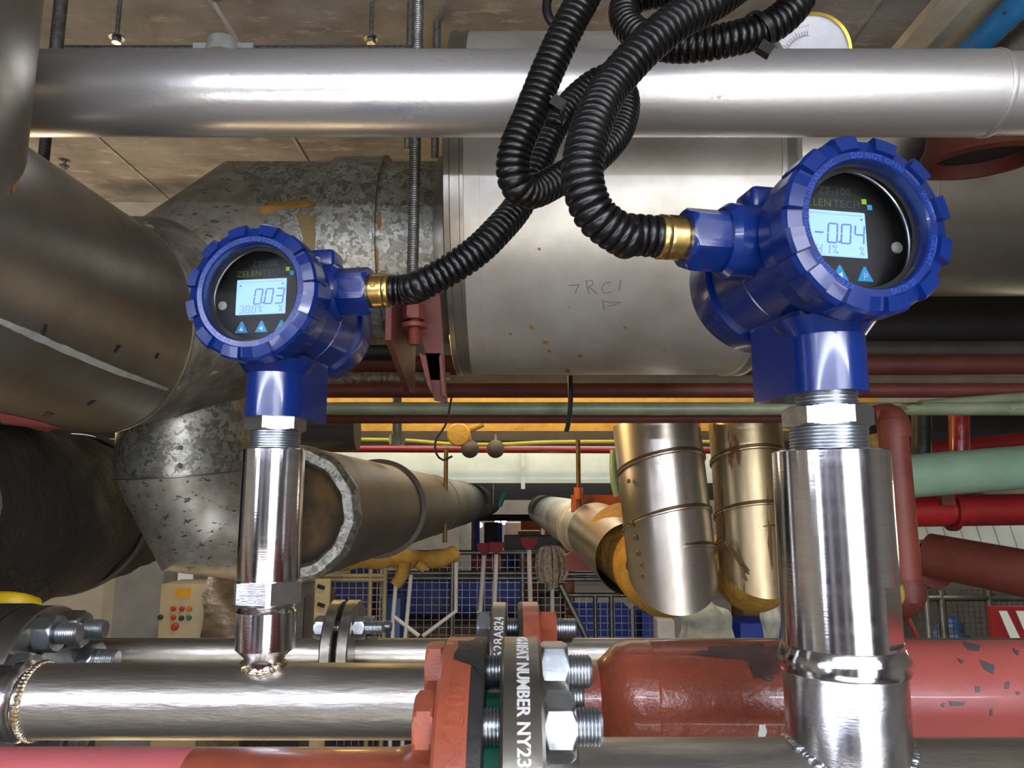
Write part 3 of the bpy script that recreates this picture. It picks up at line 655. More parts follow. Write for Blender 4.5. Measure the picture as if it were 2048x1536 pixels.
# ================================================================== TOP CLAD PIPE
YT = .866; zT, rT = cyl_fit(97, 275, YT)
xe = at(1972, 180, YT).x
t = Th('clad_pipe', 'long shiny aluminium clad pipe crossing the whole top of the view', 'pipe', (.1, YT, zT-rT))
bm = NB(); pipe_x(bm, -1.1, xe, YT, zT, rT, 96); t.part('cladding', bm, 'steel_clad')
bm = NB(); lathe(bm, (xe, YT, zT), (1, 0, 0), [(rT*.97, -.001), (rT*1.022, -.0005), (rT*1.03, .003), (rT*1.022, .006), (rT*.965, .0068)], 96); t.part('bead', bm, 'steel_clad')
bm = NB(); pipe_x(bm, xe+.004, 1.4, YT, zT, rT*.955, 96); t.part('cladding', bm, 'steel_clad')
# ================================================================== BIG CLAD VESSEL
YB, zB, RB = 1.3, H+.519, .297
a0, a1 = elev(62), elev(750); cc = (a0+a1)/2; zB = H+YB*math.tan(cc); RB = YB/math.cos(cc)*math.sin((a0-a1)/2)
xl = -.100; xr = at(1600, 290, YB-RB*.97).x
t = Th('clad_vessel', 'very large aluminium clad cylinder in the centre, behind the hoses and the top pipe', 'duct', ((xl+xr)/2, YB, zB-RB))
bm = NB(); lathe(bm, (xl+.028, YB, zB), (1, 0, 0), [(RB, 0), (RB, xr-xl-.028)], 128); t.part('cladding', bm, 'steel_clad_b')
bm = NB(); lathe(bm, (xl, YB, zB), (1, 0, 0), [(.12, 0), (RB*.985, 0), (RB*1.004, .002), (RB*1.006, .010), (RB*1.0, .011), (RB*1.0, .024), (RB*1.006, .025), (RB*1.006, .030), (RB*.99, .031)], 128, cap=(True, False)); t.part('end_band', bm, 'steel_clad_dark')
bm = NB(); lathe(bm, (xr-.03, YB, zB), (1, 0, 0), [(RB*.99, 0), (RB*1.006, .001), (RB*1.006, .008), (RB*1.0, .009), (RB*1.0, .022), (RB*1.006, .024), (RB*1.006, .028), (.12, .029)], 128, cap=(False, True)); t.part('end_band', bm, 'steel_clad')
bm = NB(); 
for px in (955,): x = at(px, 500, YB-RB).x; lathe(bm, (x, YB, zB), (1, 0, 0), [(RB*.99, 0), (RB*1.0025, .0005), (RB*1.0025, .0015), (RB*.99, .002)], 128, cap=(False, False))
t.part('lap_seam', bm, 'steel_clad_b')
def on_vessel(px, py):                 # where a picture point meets the vessel
    d = at(px, py, 1)-Vector((0, 0, H)); o = Vector((0, 0, H))
    A = d.y**2+d.z**2; B = 2*(d.y*(o.y-YB)+d.z*(o.z-zB)); C_ = (o.y-YB)**2+(o.z-zB)**2-RB**2
    s = (-B-math.sqrt(B*B-4*A*C_))/(2*A); p = o+d*s; n = Vector((0, p.y-YB, p.z-zB)).normalized(); return p+n*.0003
def strokes(bm, lines, r=.0008):
    for L in lines:
        P = [on_vessel(*q) for q in L]
        if len(P) > 1: sweep(bm, P, r, 5)
bm = NB(); strokes(bm, [[(1138, 571), (1150, 570), (1158, 569)], [(1158, 569), (1153, 578), (1151, 586)], [(1172, 562), (1175, 575), (1178, 588)], [(1172, 562), (1184, 560), (1186, 568), (1177, 574)], [(1177, 574), (1186, 580), (1196, 588)],
    [(1222, 564), (1209, 566), (1203, 576), (1208, 586), (1222, 584)], [(1242, 560), (1240, 570), (1238, 582)], [(1205, 600), (1209, 620)], [(1206, 601), (1222, 605), (1242, 604)], [(1242, 604), (1228, 610), (1214, 612)], [(1137, 613), (1139, 614)]], .0006)
for k, (px, py, r_) in enumerate(((1090, 685, 5), (1062, 655, 4), (1098, 702, 3), (1160, 712, 4), (1020, 668, 3), (1250, 655, 3), (1078, 498, 3), (1135, 742, 4), (1330, 700, 3))):
    t.part('rust_speck', patch([(px-r_, py-r_), (px+r_*1.3, py-r_*.6), (px+r_, py+r_), (px-r_*.8, py+r_*.6)], YB, zB, RB, .0005, .3, k), 'rust_stain')
t.part('pencil_mark', bm, 'pencil', label='handwritten TRC1 P on the cladding')
# ================================================================== GALVANISED RUN AND ELBOWS (left)
YG = 1.30; zG, RG = cyl_fit(312, 690, YG); RG = .163
J0 = Vector((xl+.01, YG, zG)); J1 = Vector((at(470, 500, YG).x-.02, YG, zG)); J1.x = -.45; Jm = Vector((-.535, 1.20, H+.300)); J2 = Vector((-.61, 1.08, H+.255)); J3 = Vector((-.603, .60, H+.236)); J4 = Vector((-.603, .60, H+.94))
t = Th('galvanised_duct', 'mottled galvanised duct elbow entering the big cylinder from the left', 'duct', (J1.x, YG, zG-RG))
bm = NB(); rings = mitre(bm, [J4, J3, J2, Jm, J1, J0], RG*.97); bm.free()
bm = NB(); skin_rings(bm, [rings[4], rings[5]], cap=(False, False)); t.part('straight_length', bm, 'galv')
bm = NB(); skin_rings(bm, [rings[3], rings[4]], cap=(False, False)); t.part('mitred_length', bm, 'galv_speck')
bm = NB(); x0c, x1c = at(640, 500, YG-RG).x, at(748, 500, YG-RG).x
lathe(bm, (x0c, YG, zG), (1, 0, 0), [(RG*.93, 0), (RG*1.02, .0005), (RG*1.02, x1c-x0c-.004), (RG*1.035, x1c-x0c-.003), (RG*1.035, x1c-x0c), (RG*.93, x1c-x0c+.001)], 96, cap=(False, False)); t.part('collar', bm, 'galv')
x2c = at(868, 500, YG-RG).x
bm = NB(); lathe(bm, (x2c-.003, YG, zG), (1, 0, 0), [(RG*.93, 0), (RG*1.02, .001), (RG*1.03, .010), (RG*1.02, .020), (RG*.93, .022)], 96, cap=(False, False)); t.part('end_bead', bm, 'steel_clad_dark')
def rivet(bm, p, n, r=.0035):
    lathe(bm, p, n, [(r, -.001), (r, .0006), (r*.7, .0016), (r*.4, .0016), (r*.4, .0004)], 16)
def on_g(px, py, Rr=RG):
    d = at(px, py, 1)-Vector((0, 0, H)); o = Vector((0, 0, H))
    A = d.y**2+d.z**2; B = 2*(d.y*(o.y-YG)+d.z*(o.z-zG)); C_ = (o.y-YG)**2+(o.z-zG)**2-Rr**2
    s = (-B-math.sqrt(max(0, B*B-4*A*C_)))/(2*A); p = o+d*s; return p, Vector((0, p.y-YG, p.z-zG)).normalized()
for px, py, Rr in ((718, 390, RG), (608, 436, RG*.93), (746, 676, RG*.93), (769, 412, RG*.93)):
    bm = NB(); rivet(bm, *on_g(px, py, Rr)); t.part('rivet', bm, 'zinc' if px != 769 else 'hole_dark')
for k, (q, m_, Rr) in enumerate((([(452, 392), (468, 386), (476, 420), (470, 448), (450, 446)], 'tan_stain', RG*.972), ([(482, 420), (560, 402), (628, 398), (630, 412), (560, 420), (500, 436)], 'rust_stain', RG*.972),
    ([(592, 428), (632, 424), (630, 500), (622, 560), (610, 520), (604, 470)], 'tan_stain', RG*.972), ([(753, 430), (762, 424), (764, 452), (756, 460)], 'rust_stain', RG*.972), ([(750, 490), (758, 500), (756, 560), (751, 570)], 'rust_stain', RG*.972))):
    t.part('stain', patch(q, YG, zG, Rr, .0006, .18, k), m_)
t = Th('clad_elbow_duct', 'large dull metal elbow duct at the left edge, coming down and turning back', 'duct', (J3.x, J3.y, J3.z-.2))
bm = NB(); skin_rings(bm, [rings[0], rings[1]], cap=(False, False)); t.part('vertical_length', bm, 'steel_clad_dark')
bm = NB(); skin_rings(bm, [rings[1], rings[2]], cap=(False, False)); t.part('middle_length', bm, 'steel_clad_dark')
bm = NB(); skin_rings(bm, [rings[2], rings[3]], cap=(False, False)); t.part('rough_length', bm, 'steel_clad_rough')
bm = NB(); c = sum(rings[2], Vector())/len(rings[2]); sweep(bm, [c+(p-c)*1.002 for p in rings[2]]+[c+(rings[2][0]-c)*1.002], .0016, 8); t.part('seam', bm, 'steel_clad_dark')
def mark(poly, o, d, R, seed=0, jag=.12, off=.0007):
    """thin mark lying on a cylinder with any axis"""
    rnd = random.Random(seed); d = Vector(d).normalized(); n = len(poly); cx = sum(p[0] for p in poly)/n; cy = sum(p[1] for p in poly)/n; pts = []
    for i in range(n):
        a, b = poly[i], poly[(i+1) % n]
        for k in range(5):
            f = k/5; q = Vector((a[0]+(b[0]-a[0])*f, a[1]+(b[1]-a[1])*f)); g = Vector((rnd.uniform(-1, 1), rnd.uniform(-1, 1)))*jag*10*(1 if k else .3); pts.append(q+g)
    def hit(px, py, rr):
        v = at(px, py, 1)-Vector((0, 0, H)); w_ = Vector((0, 0, H))-o; vp = v-d*v.dot(d); wp = w_-d*w_.dot(d)
        A = vp.dot(vp); B = 2*vp.dot(wp); C_ = wp.dot(wp)-rr*rr; D = B*B-4*A*C_
        return Vector((0, 0, H))+v*((-B-math.sqrt(D))/(2*A) if D > 0 else -B/(2*A))
    bm = NB(); c = Vector((cx, cy))
    rings_ = [[hit(*(c+(p-c)*f), R+(off if f < .99 else -off*.5)) for p in pts] for f in (1, .95, .7, .4, .1)]
    skin_rings(bm, rings_, cap=(False, True)); return bm
dv = J2-J3
for k, (q, m_) in enumerate((([(0, 826), (60, 838), (130, 856), (90, 862), (0, 846)], 'pink_front'), ([(-5, 634), (60, 660), (150, 700), (250, 742), (340, 778), (338, 783), (240, 752), (140, 712), (50, 672), (-5, 646)], 'sack_grey'),  # sack_grey streak paints in the duct's reflection line; the rest are marks
    ([(90, 648), (96, 650), (88, 672), (83, 671)], 'hole_dark'), ([(236, 690), (242, 692), (232, 706), (228, 704)], 'hole_dark'), ([(316, 706), (320, 708), (314, 718), (310, 716)], 'hole_dark'), ([(186, 800), (192, 803), (178, 812), (174, 810)], 'hole_dark'),
    ([(92, 824), (110, 828), (96, 836), (86, 834)], 'redlead'), ([(28, 352), (40, 330), (52, 322), (44, 350), (36, 372), (24, 392)], 'rust_stain'))):
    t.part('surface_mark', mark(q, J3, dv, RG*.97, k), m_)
# --- drop duct and receding pipe
A_ = at(365, 860, 1.27); B_ = at(366, 945, 1.27); C_ = at(437, 1060, 1.28); D_ = at(530, 1040, 1.44)
t = Th('drop_duct', 'speckled galvanised duct end hanging under the large elbow, rust at its seam', 'duct', (A_.x, 1.27, C_.z-.1))
def ring_at(c, nrm, r, n=64, ref=Vector((0, 1, 0))):
    nrm = Vector(nrm).normalized(); x = (ref-nrm*ref.dot(nrm)).normalized(); y = nrm.cross(x)
    return [c+(x*math.cos(2*PI*k/n)+y*math.sin(2*PI*k/n))*r for k in range(n)]
rg = [ring_at(A_+Vector((0, 0, .12)), (0, 0, -1), .1035), ring_at(B_, (.05, .12, -1), .1045), ring_at(at(424, 1056, 1.27), (.62, .30, -.75), .098), ring_at(at(560, 1066, 1.32), (1, .5, -.02), .088)]
for i, m_ in ((0, 'galv'), (1, 'galv_speck'), (2, 'galv_speck')):
    bm = NB(); skin_rings(bm, [rg[i], rg[i+1]], cap=(False, i == 2)); t.part('elbow_segment', bm, m_)
bm = NB(); c = sum(rg[1], Vector())/len(rg[1]); sweep(bm, [c+(p-c)*1.004 for p in rg[1]]+[c+(rg[1][0]-c)*1.004], .0016, 8); t.part('seam', bm, 'steel_clad_dark')
for px, py in ((361, 895), (360, 931)):
    bm = NB(); p = at(px, py, 1.27-.1035); rivet(bm, p, (0, -1, 0)); t.part('rivet', bm, 'zinc')
Yn = 1.30; C0 = at(578, 1028, Yn); C1 = at(975, 1003, 6.6)
t = Th('insulated_pipe', 'grey insulated pipe receding from the left with a crimped foil ring on its near end', 'pipe', (C0.x, Yn, C0.z-.12))
d = (C1-C0).normalized(); Lr = (C1-C0).length
bm = NB(); lathe(bm, C0, d, [(.117, .02), (.118, .05), (.118, Lr)], 72, cap=(False, True)); t.part('jacket', bm, 'galv_speck' if False else 'jacket_grey')
def crimp(r, a, h): return r*(1+(.012 if int(a*26/(2*PI)) % 2 else -.006))
bm = NB(); lathe(bm, C0, d, [(.088, .012), (.094, .0), (.110, .0), (.118, .012), (.118, .03)], 104, rf=crimp, cap=(False, False)); t.part('crimped_ring', bm, 'galv')
bm = NB(); lathe(bm, C0, d, [(.04, .05), (.09, .045)], 48, cap=(True, False)); t.part('packing', bm, 'packing_brown')
for s_ in (.75, 1.7, 2.8):
    bm = NB(); lathe(bm, C0+d*s_, d, [(.117, 0), (.1205, .002), (.1205, .016), (.117, .018)], 64, cap=(False, False)); t.part('strap', bm, 'jacket_grey')
bm = NB(); q = C0+d*.72; lathe(bm, q, d, [(.119, 0), (.131, 0), (.131, .012), (.119, .012)], 64, cap=(False, False)); t.part('hanger_ring', bm, 'brown_band')
# --- black rubber pipe
p0 = at(-40, 1035, 1.15); p1 = at(310, 1012, 2.3)
t = Th('rubber_lagged_pipe', 'black rubber lagged pipe with ragged underside at the lower left', 'pipe', (p0.x, p0.y, p0.z-.16))
bm = NB(); rnd = random.Random(5)
def rag(r, a, h): return r*(1+.03*math.sin(3*a+h*9)+.02*math.sin(7*a-h*23)+.012*math.sin(13*a+h*40))
dd = p1-p0; lathe(bm, p0-dd*.3, dd, [(.155, i*.04*dd.length) for i in range(0, 34)], 96, rf=rag); t.part('lagging', bm, 'rubber')
for f_ in (.30,):
    bm = NB(); lathe(bm, p0+dd*f_, dd, [(.158, 0), (.163, .004), (.163, .026), (.158, .03)], 72, cap=(False, False)); t.part('strap', bm, 'brown_band')

# ================================================================== RODS, BRACKET, CEILING FIXINGS
def hang_rod(name, label, px0, py0, px1, py1, Y, r, mat, cat='rod', top=CEIL):
    a = at(px0, py0, Y); b = at(px1, py1, Y); a = Vector((a.x, Y, top)); b.x = a.x*.5+b.x*.5; a.x = b.x
    bm = NB(); thread(bm, b, (0, 0, 1), r, a.z-b.z, .0035, 16, .0008) if 'thread' in label else rod(bm, b, a, r)
    return single(name, bm, mat, label, cat, b)
hang_rod('hanger_rod', 'dark threaded hanger rod passing in front of the galvanised duct', 828, 275, 826, 640, 1.06, .0085, 'galv_rod')
hang_rod('hanger_rod', 'plain galvanised rod from the ceiling at the far left', 122, 0, 117, 120, 1.2, .0085, 'galv_rod')
hang_rod('hanger_rod', 'thin galvanised rod above the top pipe, left one of the close pair', 818, 0, 818, 300, 1.32, .0065, 'galv_rod')
hang_rod('hanger_rod', 'galvanised rod beside the big cylinder, right one of the close pair', 872, 0, 872, 318, 1.38, .008, 'galv_rod')
hang_rod('hanger_rod', 'dark threaded rod below the top pipe at the far left', 94, 200, 90, 345, 1.25, .0095, 'dark_duct')
# saddle bracket

t = Th('pipe_bracket', 'brick-red steel hanger bracket with a bolt, under the galvanised duct', 'bracket', at(830, 800, 1.08))
def plate(bm, q, Y, th, dY=0):
    P = [at(x, y, Y+dY*(i//2)) for i, (x, y) in enumerate(q)]; skin_rings(bm, [P, [p+Vector((th, .0, 0)) if False else p+Vector((0, th, 0)) for p in P]])
bm = NB(); x = at(778, 600, 1.0).x
def yzplate(bm, x0, x1, q):
    skin_rings(bm, [[Vector((x0, y, z)) for y, z in q], [Vector((x1, y, z)) for y, z in q]])
ya, yb = 1.0, 1.14
yzplate(bm, x-.004, x+.004, [(ya, zz(590, ya)), (ya, zz(680, ya)), (1.20, zz(785, 1.20)), (1.26, zz(785, 1.26)), (1.26, zz(560, 1.26))]); t.part('side_plate', bm, 'redlead', label='angled side plate')
bm = NB(); plate(bm, [(812, 585), (880, 585), (892, 770), (895, 805), (868, 800), (850, 700)], 1.10, .008); t.part('back_plate', bm, 'redlead')
bm = NB(); plate(bm, [(838, 705), (852, 712), (866, 790), (855, 770)], 1.09, .006); plate(bm, [(878, 712), (884, 712), (892, 795), (884, 790)], 1.09, .006); t.part('lower_fork', bm, 'redlead_bright')
bm = NB(); q = at(828, 640, 1.06); hexprism(bm, q, (0, 0, 1), .030, .022, ch=.1); lathe(bm, q+Vector((0, 0, -.012)), (0, 0, 1), [(.019, 0), (.019, .006)], 24); t.part('nut', bm, 'redlead_bright')
bm = NB(); thread(bm, at(828, 690, 1.06), (0, 0, 1), .009, .04, .003, 24, .001); t.part('stud_end', bm, 'redlead_bright')
bm = NB(); box(bm, at(850, 760, 1.10), at(884, 714, 1.13)); t.part('socket', bm, 'hole_dark')
# ceiling bolts and conduit box
for i, (px, py, Yb) in enumerate(((233, 80, 1.28), (742, 82, 1.32), (128, 335, 2.0))):
    p = at(px, py, Yb); t = Th('ceiling_bolt', ['galvanised bolt and washer above the left end of the top pipe', 'galvanised bolt above the middle of the top pipe', 'small bolt under the ceiling below the top pipe at left'][i], 'bolt', p, 'ceiling bolts')
    s_ = CEIL-p.z
    bm = NB(); rod(bm, p, (p.x, p.y, CEIL), .004); t.part('shank', bm, 'galv_rod')
    bm = NB(); lathe(bm, p+Vector((0, 0, .004)), (0, 0, 1), [(.014, 0), (.014, .002)], 24); t.part('washer', bm, 'galv_rod')
    bm = NB(); hexprism(bm, p-Vector((0, 0, .006)), (0, 0, 1), .016, .009, ch=.1); t.part('head', bm, 'zinc')
p = at(448, 92, 1.25); t = Th('conduit_box', 'round grey conduit box with flanges lying over the top pipe', 'conduit box', p)
bm = NB(); lathe(bm, p, (0, 0, 1), [(.030, -.02), (.030, .004), (.027, .009)], 40); t.part('box', bm, 'sack_grey')
bm = NB(); box(bm, p+Vector((-.052, -.01, -.01)), p+Vector((.056, .01, .0))); t.part('lug', bm, 'sack_grey')
bm = NB(); rod(bm, p+Vector((-.3, .01, -.004)), p+Vector((.36, .01, -.004)), .0105); t.part('conduit', bm, 'galv_rod')
bm = NB(); sweep(bm, catmull([at(478, 90, 1.26), at(462, 60, 1.3), at(430, 10, 1.32), at(400, -40, 1.34)], .02), .005, 10); t.part('cable', bm, 'beige_paint')
# dial thermometer
p = at(1612, 118, 1.30); t = Th('dial_thermometer', 'white round dial with brass rim peeping over the top pipe', 'thermometer', p)
n_ = (Vector((0, .1, H+.2))-p).normalized()
rd = .077
bm = NB(); lathe(bm, p, n_, [(rd, -.03), (rd*1.03, -.002), (rd*1.03, .006), (rd*.96, .008), (rd*.95, .001)], 72); t.part('case', bm, 'brass_rim')
bm = NB(); lathe(bm, p+n_*.0015, n_, [(rd*.955, 0), (rd*.955, .001)], 72); t.part('dial', bm, 'dial_white')
fx, fy, _ = frame(n_); bm = NB()
if fy.z < 0: fx, fy = -fx, -fy
fx = Vector((1, 0, 0)); fy = n_.cross(fx).normalized(); fy = fy if fy.z > 0 else -fy
for k in range(40):
    a = R_(-130+260*k/39); r0_, r1_ = rd*.52, rd*(.62 if k % 5 else .66); u = fx*math.sin(a)+fy*math.cos(a)
    rod(bm, p+n_*.0028+u*r0_, p+n_*.0028+u*r1_, .0005, 5)
for k in range(48):
    a = R_(-130+260*k/47); u = fx*math.sin(a)+fy*math.cos(a); rod(bm, p+n_*.0028+u*rd*.72, p+n_*.0028+u*rd*.75, .0005, 5)
sweep(bm, [p+n_*.0028+(fx*math.sin(R_(a))+fy*math.cos(R_(a)))*rd*.52 for a in range(-130, 131, 5)], .0005, 5)
t.part('scale', bm, 'dial_print')
# blue pipe and beige pipe at the top right, along the ceiling
a = at(2005, 40, 1.3); s_ = (CEIL-.045-H)/(a.z-H); x = a.x*s_
bm = NB(); rod(bm, (x, .9, CEIL-.045), (x, 2.3, CEIL-.045), .026, 32); single('blue_pipe', bm, 'blue_pipe', 'light blue pipe under the ceiling at the top right corner', 'pipe', (x, 1.2, CEIL-.07))
bm = NB(); rod(bm, (x+.09, .9, CEIL-.05), (x+.09, 2.3, CEIL-.05), .030, 32); single('beige_pipe', bm, 'beige_paint', 'beige pipe beside the blue pipe at the top right corner', 'pipe', (x+.09, 1.2, CEIL-.08))
# right clad duct with open stub
Yd, Rd = 1.42, .215; e = elev(604); zd = H+Yd*math.tan(e+math.asin(Rd/(Yd/math.cos(e))) ); 
t = Th('clad_duct', 'clad duct behind the large transmitter at the right edge', 'duct', (1.0, Yd, zd-Rd))
bm = NB(); pipe_x(bm, xr-.02, 2.0, Yd, zd, Rd, 96); t.part('cladding', bm, 'steel_clad_dark')
bm = NB(); 
for px in (1900,): x = at(px, 480, Yd-Rd).x; lathe(bm, (x, Yd, zd), (1, 0, 0), [(Rd*.99, 0), (Rd*1.006, .001), (Rd*1.006, .012), (Rd*.99, .013)], 96, cap=(False, False))
t.part('band', bm, 'steel_clad_dark')
p = at(1962, 322, 1.13); nn = Vector((.03, .10, -1)).normalized()
bm = NB(); lathe(bm, p, nn, [(.070, -.09), (.078, -.03), (.092, -.004), (.092, .002), (.075, .004), (.072, -.07)], 64, cap=(False, False))
t2 = Th('open_pipe_stub', 'rusty red open pipe stub with a dark mouth, above the right duct', 'pipe', p); t2.part('collar', bm, 'redlead')
bm = NB(); lathe(bm, p-nn*.02, nn, [(.073, 0), (.073, .002)], 48); t2.part('bore', bm, 'hole_dark')

# ================================================================== HOSES
def hose(name, label, pts, r, tr, group='corrugated cable hoses'):
    C = catmull(pts, .00078); P = len(C); per = 8
    wob = random.Random(len(pts))
    def rad(i):
        k = i % per; return r*(1.0 if k in (1, 2, 3, 4, 5) else (.945 if k in (0, 6) else .86))*(.985 if k in (1, 5) else 1)
    bm = NB(); sweep(bm, C, r, 26, rr=rad)
    return single(name, bm, 'hose_black', label, 'hose', pts[0], group, smooth=50)
hR, hL = .0149, .0148
A0 = endR; dirR = (Matrix.Rotation(R_(11), 3, 'Z') @ Vector((-1, 0, 0)))
dirL = (Matrix.Rotation(R_(-9), 3, 'Z') @ Vector((1, 0, 0)))
q = lambda L: [at(*p) for p in L]
pts = [A0-dirR*.006, A0+dirR*.022]+q([(1250, 474, .502), (1193, 432, .492), (1167, 370, .490), (1168, 310, .495), (1186, 245, .505), (1220, 175, .52), (1285, 100, .525), (1352, 43, .53), (1430, 0, .54), (1500, -45, .555),
    (1570, -60, .58), (1602, -20, .60), (1580, 22, .60), (1530, 58, .60), (1455, 80, .60), (1375, 92, .61), (1305, 84, .63), (1256, 52, .65), (1250, 12, .66), (1285, -8, .66), (1350, -22, .65), (1440, -70, .64), (1500, -200, .63), (1530, -400, .62)])
hose('corrugated_hose', 'black corrugated hose curling from the large right transmitter up out of view', pts, hR, 0)
pts = [endL-dirL*.006, endL+dirL*.018]+q([(842, 570, .672), (897, 541, .668), (951, 504, .668), (992, 465, .674), (1038, 410, .69), (1072, 335, .70), (1108, 255, .71), (1160, 190, .72), (1215, 158, .72), (1250, 195, .71), (1238, 262, .69), (1190, 316, .665), (1120, 358, .64),
    (1062, 384, .62), (1030, 362, .605), (1030, 302, .60), (1062, 225, .60), (1096, 140, .60), (1132, 62, .60), (1172, -14, .60), (1205, -90, .60), (1240, -220, .61), (1265, -400, .62)])
hose('corrugated_hose', 'black corrugated hose from the left transmitter, looped and tied before rising away', pts, hL, 0)
def tie(label, c, d, r, tail):
    t = Th('cable_tie', label, 'cable tie', c, 'black cable ties'); x, y, d = frame(d)
    bm = NB(); lathe(bm, c-d*.0028, d, [(r, 0), (r*1.05, 0), (r*1.05, .0056), (r, .0056)], 48, cap=(False, False)); t.part('strap', bm, 'tie_black')
    bm = NB(); box(bm, c+Vector(tail)-Vector((.006, .004, .005)), c+Vector(tail)+Vector((.006, .004, .005)), rot=Matrix.Rotation(.6, 3, 'Y')); t.part('head', bm, 'tie_black')
tie('black cable tie around the looped hose below the top pipe', at(1085, 215, .615), at(1110, 160, .60)-at(1062, 225, .60), .0220, (.012, -.02, -.008))
tie('black cable tie with a cut tail at the bend in the top right hose', at(1518, 62, .60), at(1580, 22, .60)-at(1530, 58, .60), .0165, (.003, -.004, -.020))
bm = NB(); c = at(1122, 14, .95); sweep(bm, [c+Vector((math.cos(a)*.020, 0, math.sin(a)*.030)) for a in [2*PI*i/40 for i in range(41)]], .0065, 12)
single('pipe_clip', bm, 'black_gloss', 'black plastic ring clip behind the hose at the top edge', 'clip', c)

# ================================================================== PIPES AND DUCTS BEHIND
def hpipe(name, label, x0, y0, x1, y1, Y, r, mat, cat='pipe', Yb=None, n=40):
    a = at(x0, y0, Y); b = at(x1, y1, Yb or Y); bm = NB(); rod(bm, a, b, r, n); return single(name, bm, mat, label, cat, (a+b)/2)
YP = 1.75
hpipe('green_pipe', 'mottled green painted pipe crossing under the big cylinder', 230, 817, 3000, 818, 1.55, .0135, 'green_paint')
hpipe('red_pipe', 'dark red pipe just above the green pipe', 230, 781, 3000, 781, 1.66, .0165, 'redlead')
hpipe('red_pipe', 'thin dark red pipe directly below the green pipe', 230, 838, 1790, 836, 1.62, .0105, 'redlead')
hpipe('red_pipe', 'broad dark red pipe, uppermost of the red pipes under the big cylinder', 230, 730, 3000, 730, 1.80, .0250, 'redlead')
hpipe('grey_pipe', 'weathered grey pipe between the two upper red pipes', 230, 752, 3000, 752, 1.95, .022, 'concrete_light')
hpipe('dark_duct', 'dark duct under the clad duct behind the large transmitter', 1250, 658, 2300, 652, 2.2, .105, 'dark_duct', 'duct')
hpipe('brown_duct', 'brown pipe above the broad red pipe at the right', 1250, 702, 2300, 702, 1.9, .026, 'brown_band')
hpipe('green_pipe', 'short length of green pipe slanting up at the right edge above the other green pipe', 1840, 812, 2200, 785, 1.62, .013, 'green_paint')
hpipe('dark_pipe', 'dark conduit under the ceiling gap left of the galvanised elbow', 200, 462, 700, 462, 2.2, .03, 'dark_duct')
# steel plates / dark filler behind left bracket
hpipe('galvanised_pipe', 'galvanised pipe glimpsed behind the left transmitter', 500, 758, 900, 758, 1.72, .016, 'galv')
hpipe('black_valve_pipe', 'short black pipe under the galvanised duct', 715, 700, 800, 700, 1.45, .022, 'black_ring')
# right group
a = at(1784, 842, 1.5); b = at(1815, 1190, 1.5)
t = Th('red_drop_pipe', 'thin brick-red vertical drop pipe with elbows at the right', 'pipe', b)
bm = NB(); rod(bm, a, b, .0285, 40); t.part('pipe_body', bm, 'redlead_bright')
bm = NB(); sweep(bm, catmull([at(1755, 840, 1.53), at(1776, 836, 1.52), at(1787, 850, 1.5), at(1789, 880, 1.5)], .01), .0305, 28); t.part('top_elbow', bm, 'redlead_bright')
bm = NB(); lathe(bm, at(1814, 1165, 1.5), (0, 0, -1), [(.030, 0), (.034, .002), (.034, .012)], 36, cap=(False, False)); sweep(bm, catmull([at(1814, 1168, 1.5), at(1815, 1192, 1.5), at(1795, 1205, 1.55), at(1760, 1190, 1.65)], .01), .033, 28); t.part('bottom_elbow', bm, 'redlead')
bm = NB(); bmesh.ops.create_icosphere(bm, subdivisions=3, radius=.017, matrix=Matrix.Translation(at(1799, 1186, 1.475)) @ Matrix.Diagonal((.6, .5, 1.3, 1))); t.part('sealant', bm, 'lagging_yellow', label='yellow sealant smear')
hpipe('mint_pipe', 'mint green pipe at the right, rising slightly to the edge', 1700, 962, 2250, 918, 1.75, .050, 'mint_paint')
hpipe('fire_pipe', 'bright red pipe under the mint green pipe at the right', 1700, 1024, 2250, 1016, 1.95, .040, 'firered', n=48)
t = Th('pipe_clamp', 'red pipe clamp ring on the bright red pipe', 'clamp', at(1905, 1020, 1.95)); bm = NB(); lathe(bm, at(1898, 1021, 1.95), (1, 0, -.02), [(.041, 0), (.052, .001), (.052, .012), (.041, .013)], 48, cap=(False, False)); t.part('band', bm, 'firered')
bm = NB(); box(bm, at(1885, 1010, 1.9), at(1895, 980, 1.93)); t.part('lug', bm, 'redlead')
hpipe('fire_pipe', 'red pipe seen along the upper side of the mint pipe', 1700, 918, 2250, 858, 2.1, .020, 'firered')
hpipe('fire_pipe', 'short vertical red pipe above the mint pipe at the right', 1918, 830, 1918, 925, 1.9, .024, 'firered')
hpipe('dark_post', 'dark vertical post between the red drop pipe and the short red pipe', 1843, 828, 1843, 915, 2.0, .024, 'black_ring', 'post')
a = at(1860, 1110, 1.9); b = at(2300, 1195, 1.55)
t = Th('brown_pipe', 'thick red-brown pipe with an elbow descending to the right edge', 'pipe', b)
bm = NB(); rod(bm, a, b, .053, 48); t.part('pipe_body', bm, 'redlead')
bm = NB(); sweep(bm, catmull([at(1775, 1075, 2.15), at(1780, 1105, 2.1), at(1820, 1125, 2.0), at(1875, 1128, 1.9)], .02), .06, 36); t.part('elbow', bm, 'redlead')
bm = NB(); p = at(1715, 1048, 2.6); p2 = at(2300, 1130, 2.6); box(bm, (p.x, 2.6, zz(1145, 2.6)), (p2.x, 2.9, zz(1040, 2.6))); 
t = Th('white_box_duct', 'off-white rectangular duct with slanted wrap lines at the right', 'duct', (1.8, 2.7, zz(1130, 2.6))); t.part('body', bm, 'white_beam')
for k in range(9):
    bm = NB(); q0 = at(1780+k*34, 1045, 2.598); q1 = at(1812+k*34, 1140, 2.598); rod(bm, q0, q1, .0016, 6); t.part('wrap_line', bm, 'sack_grey')
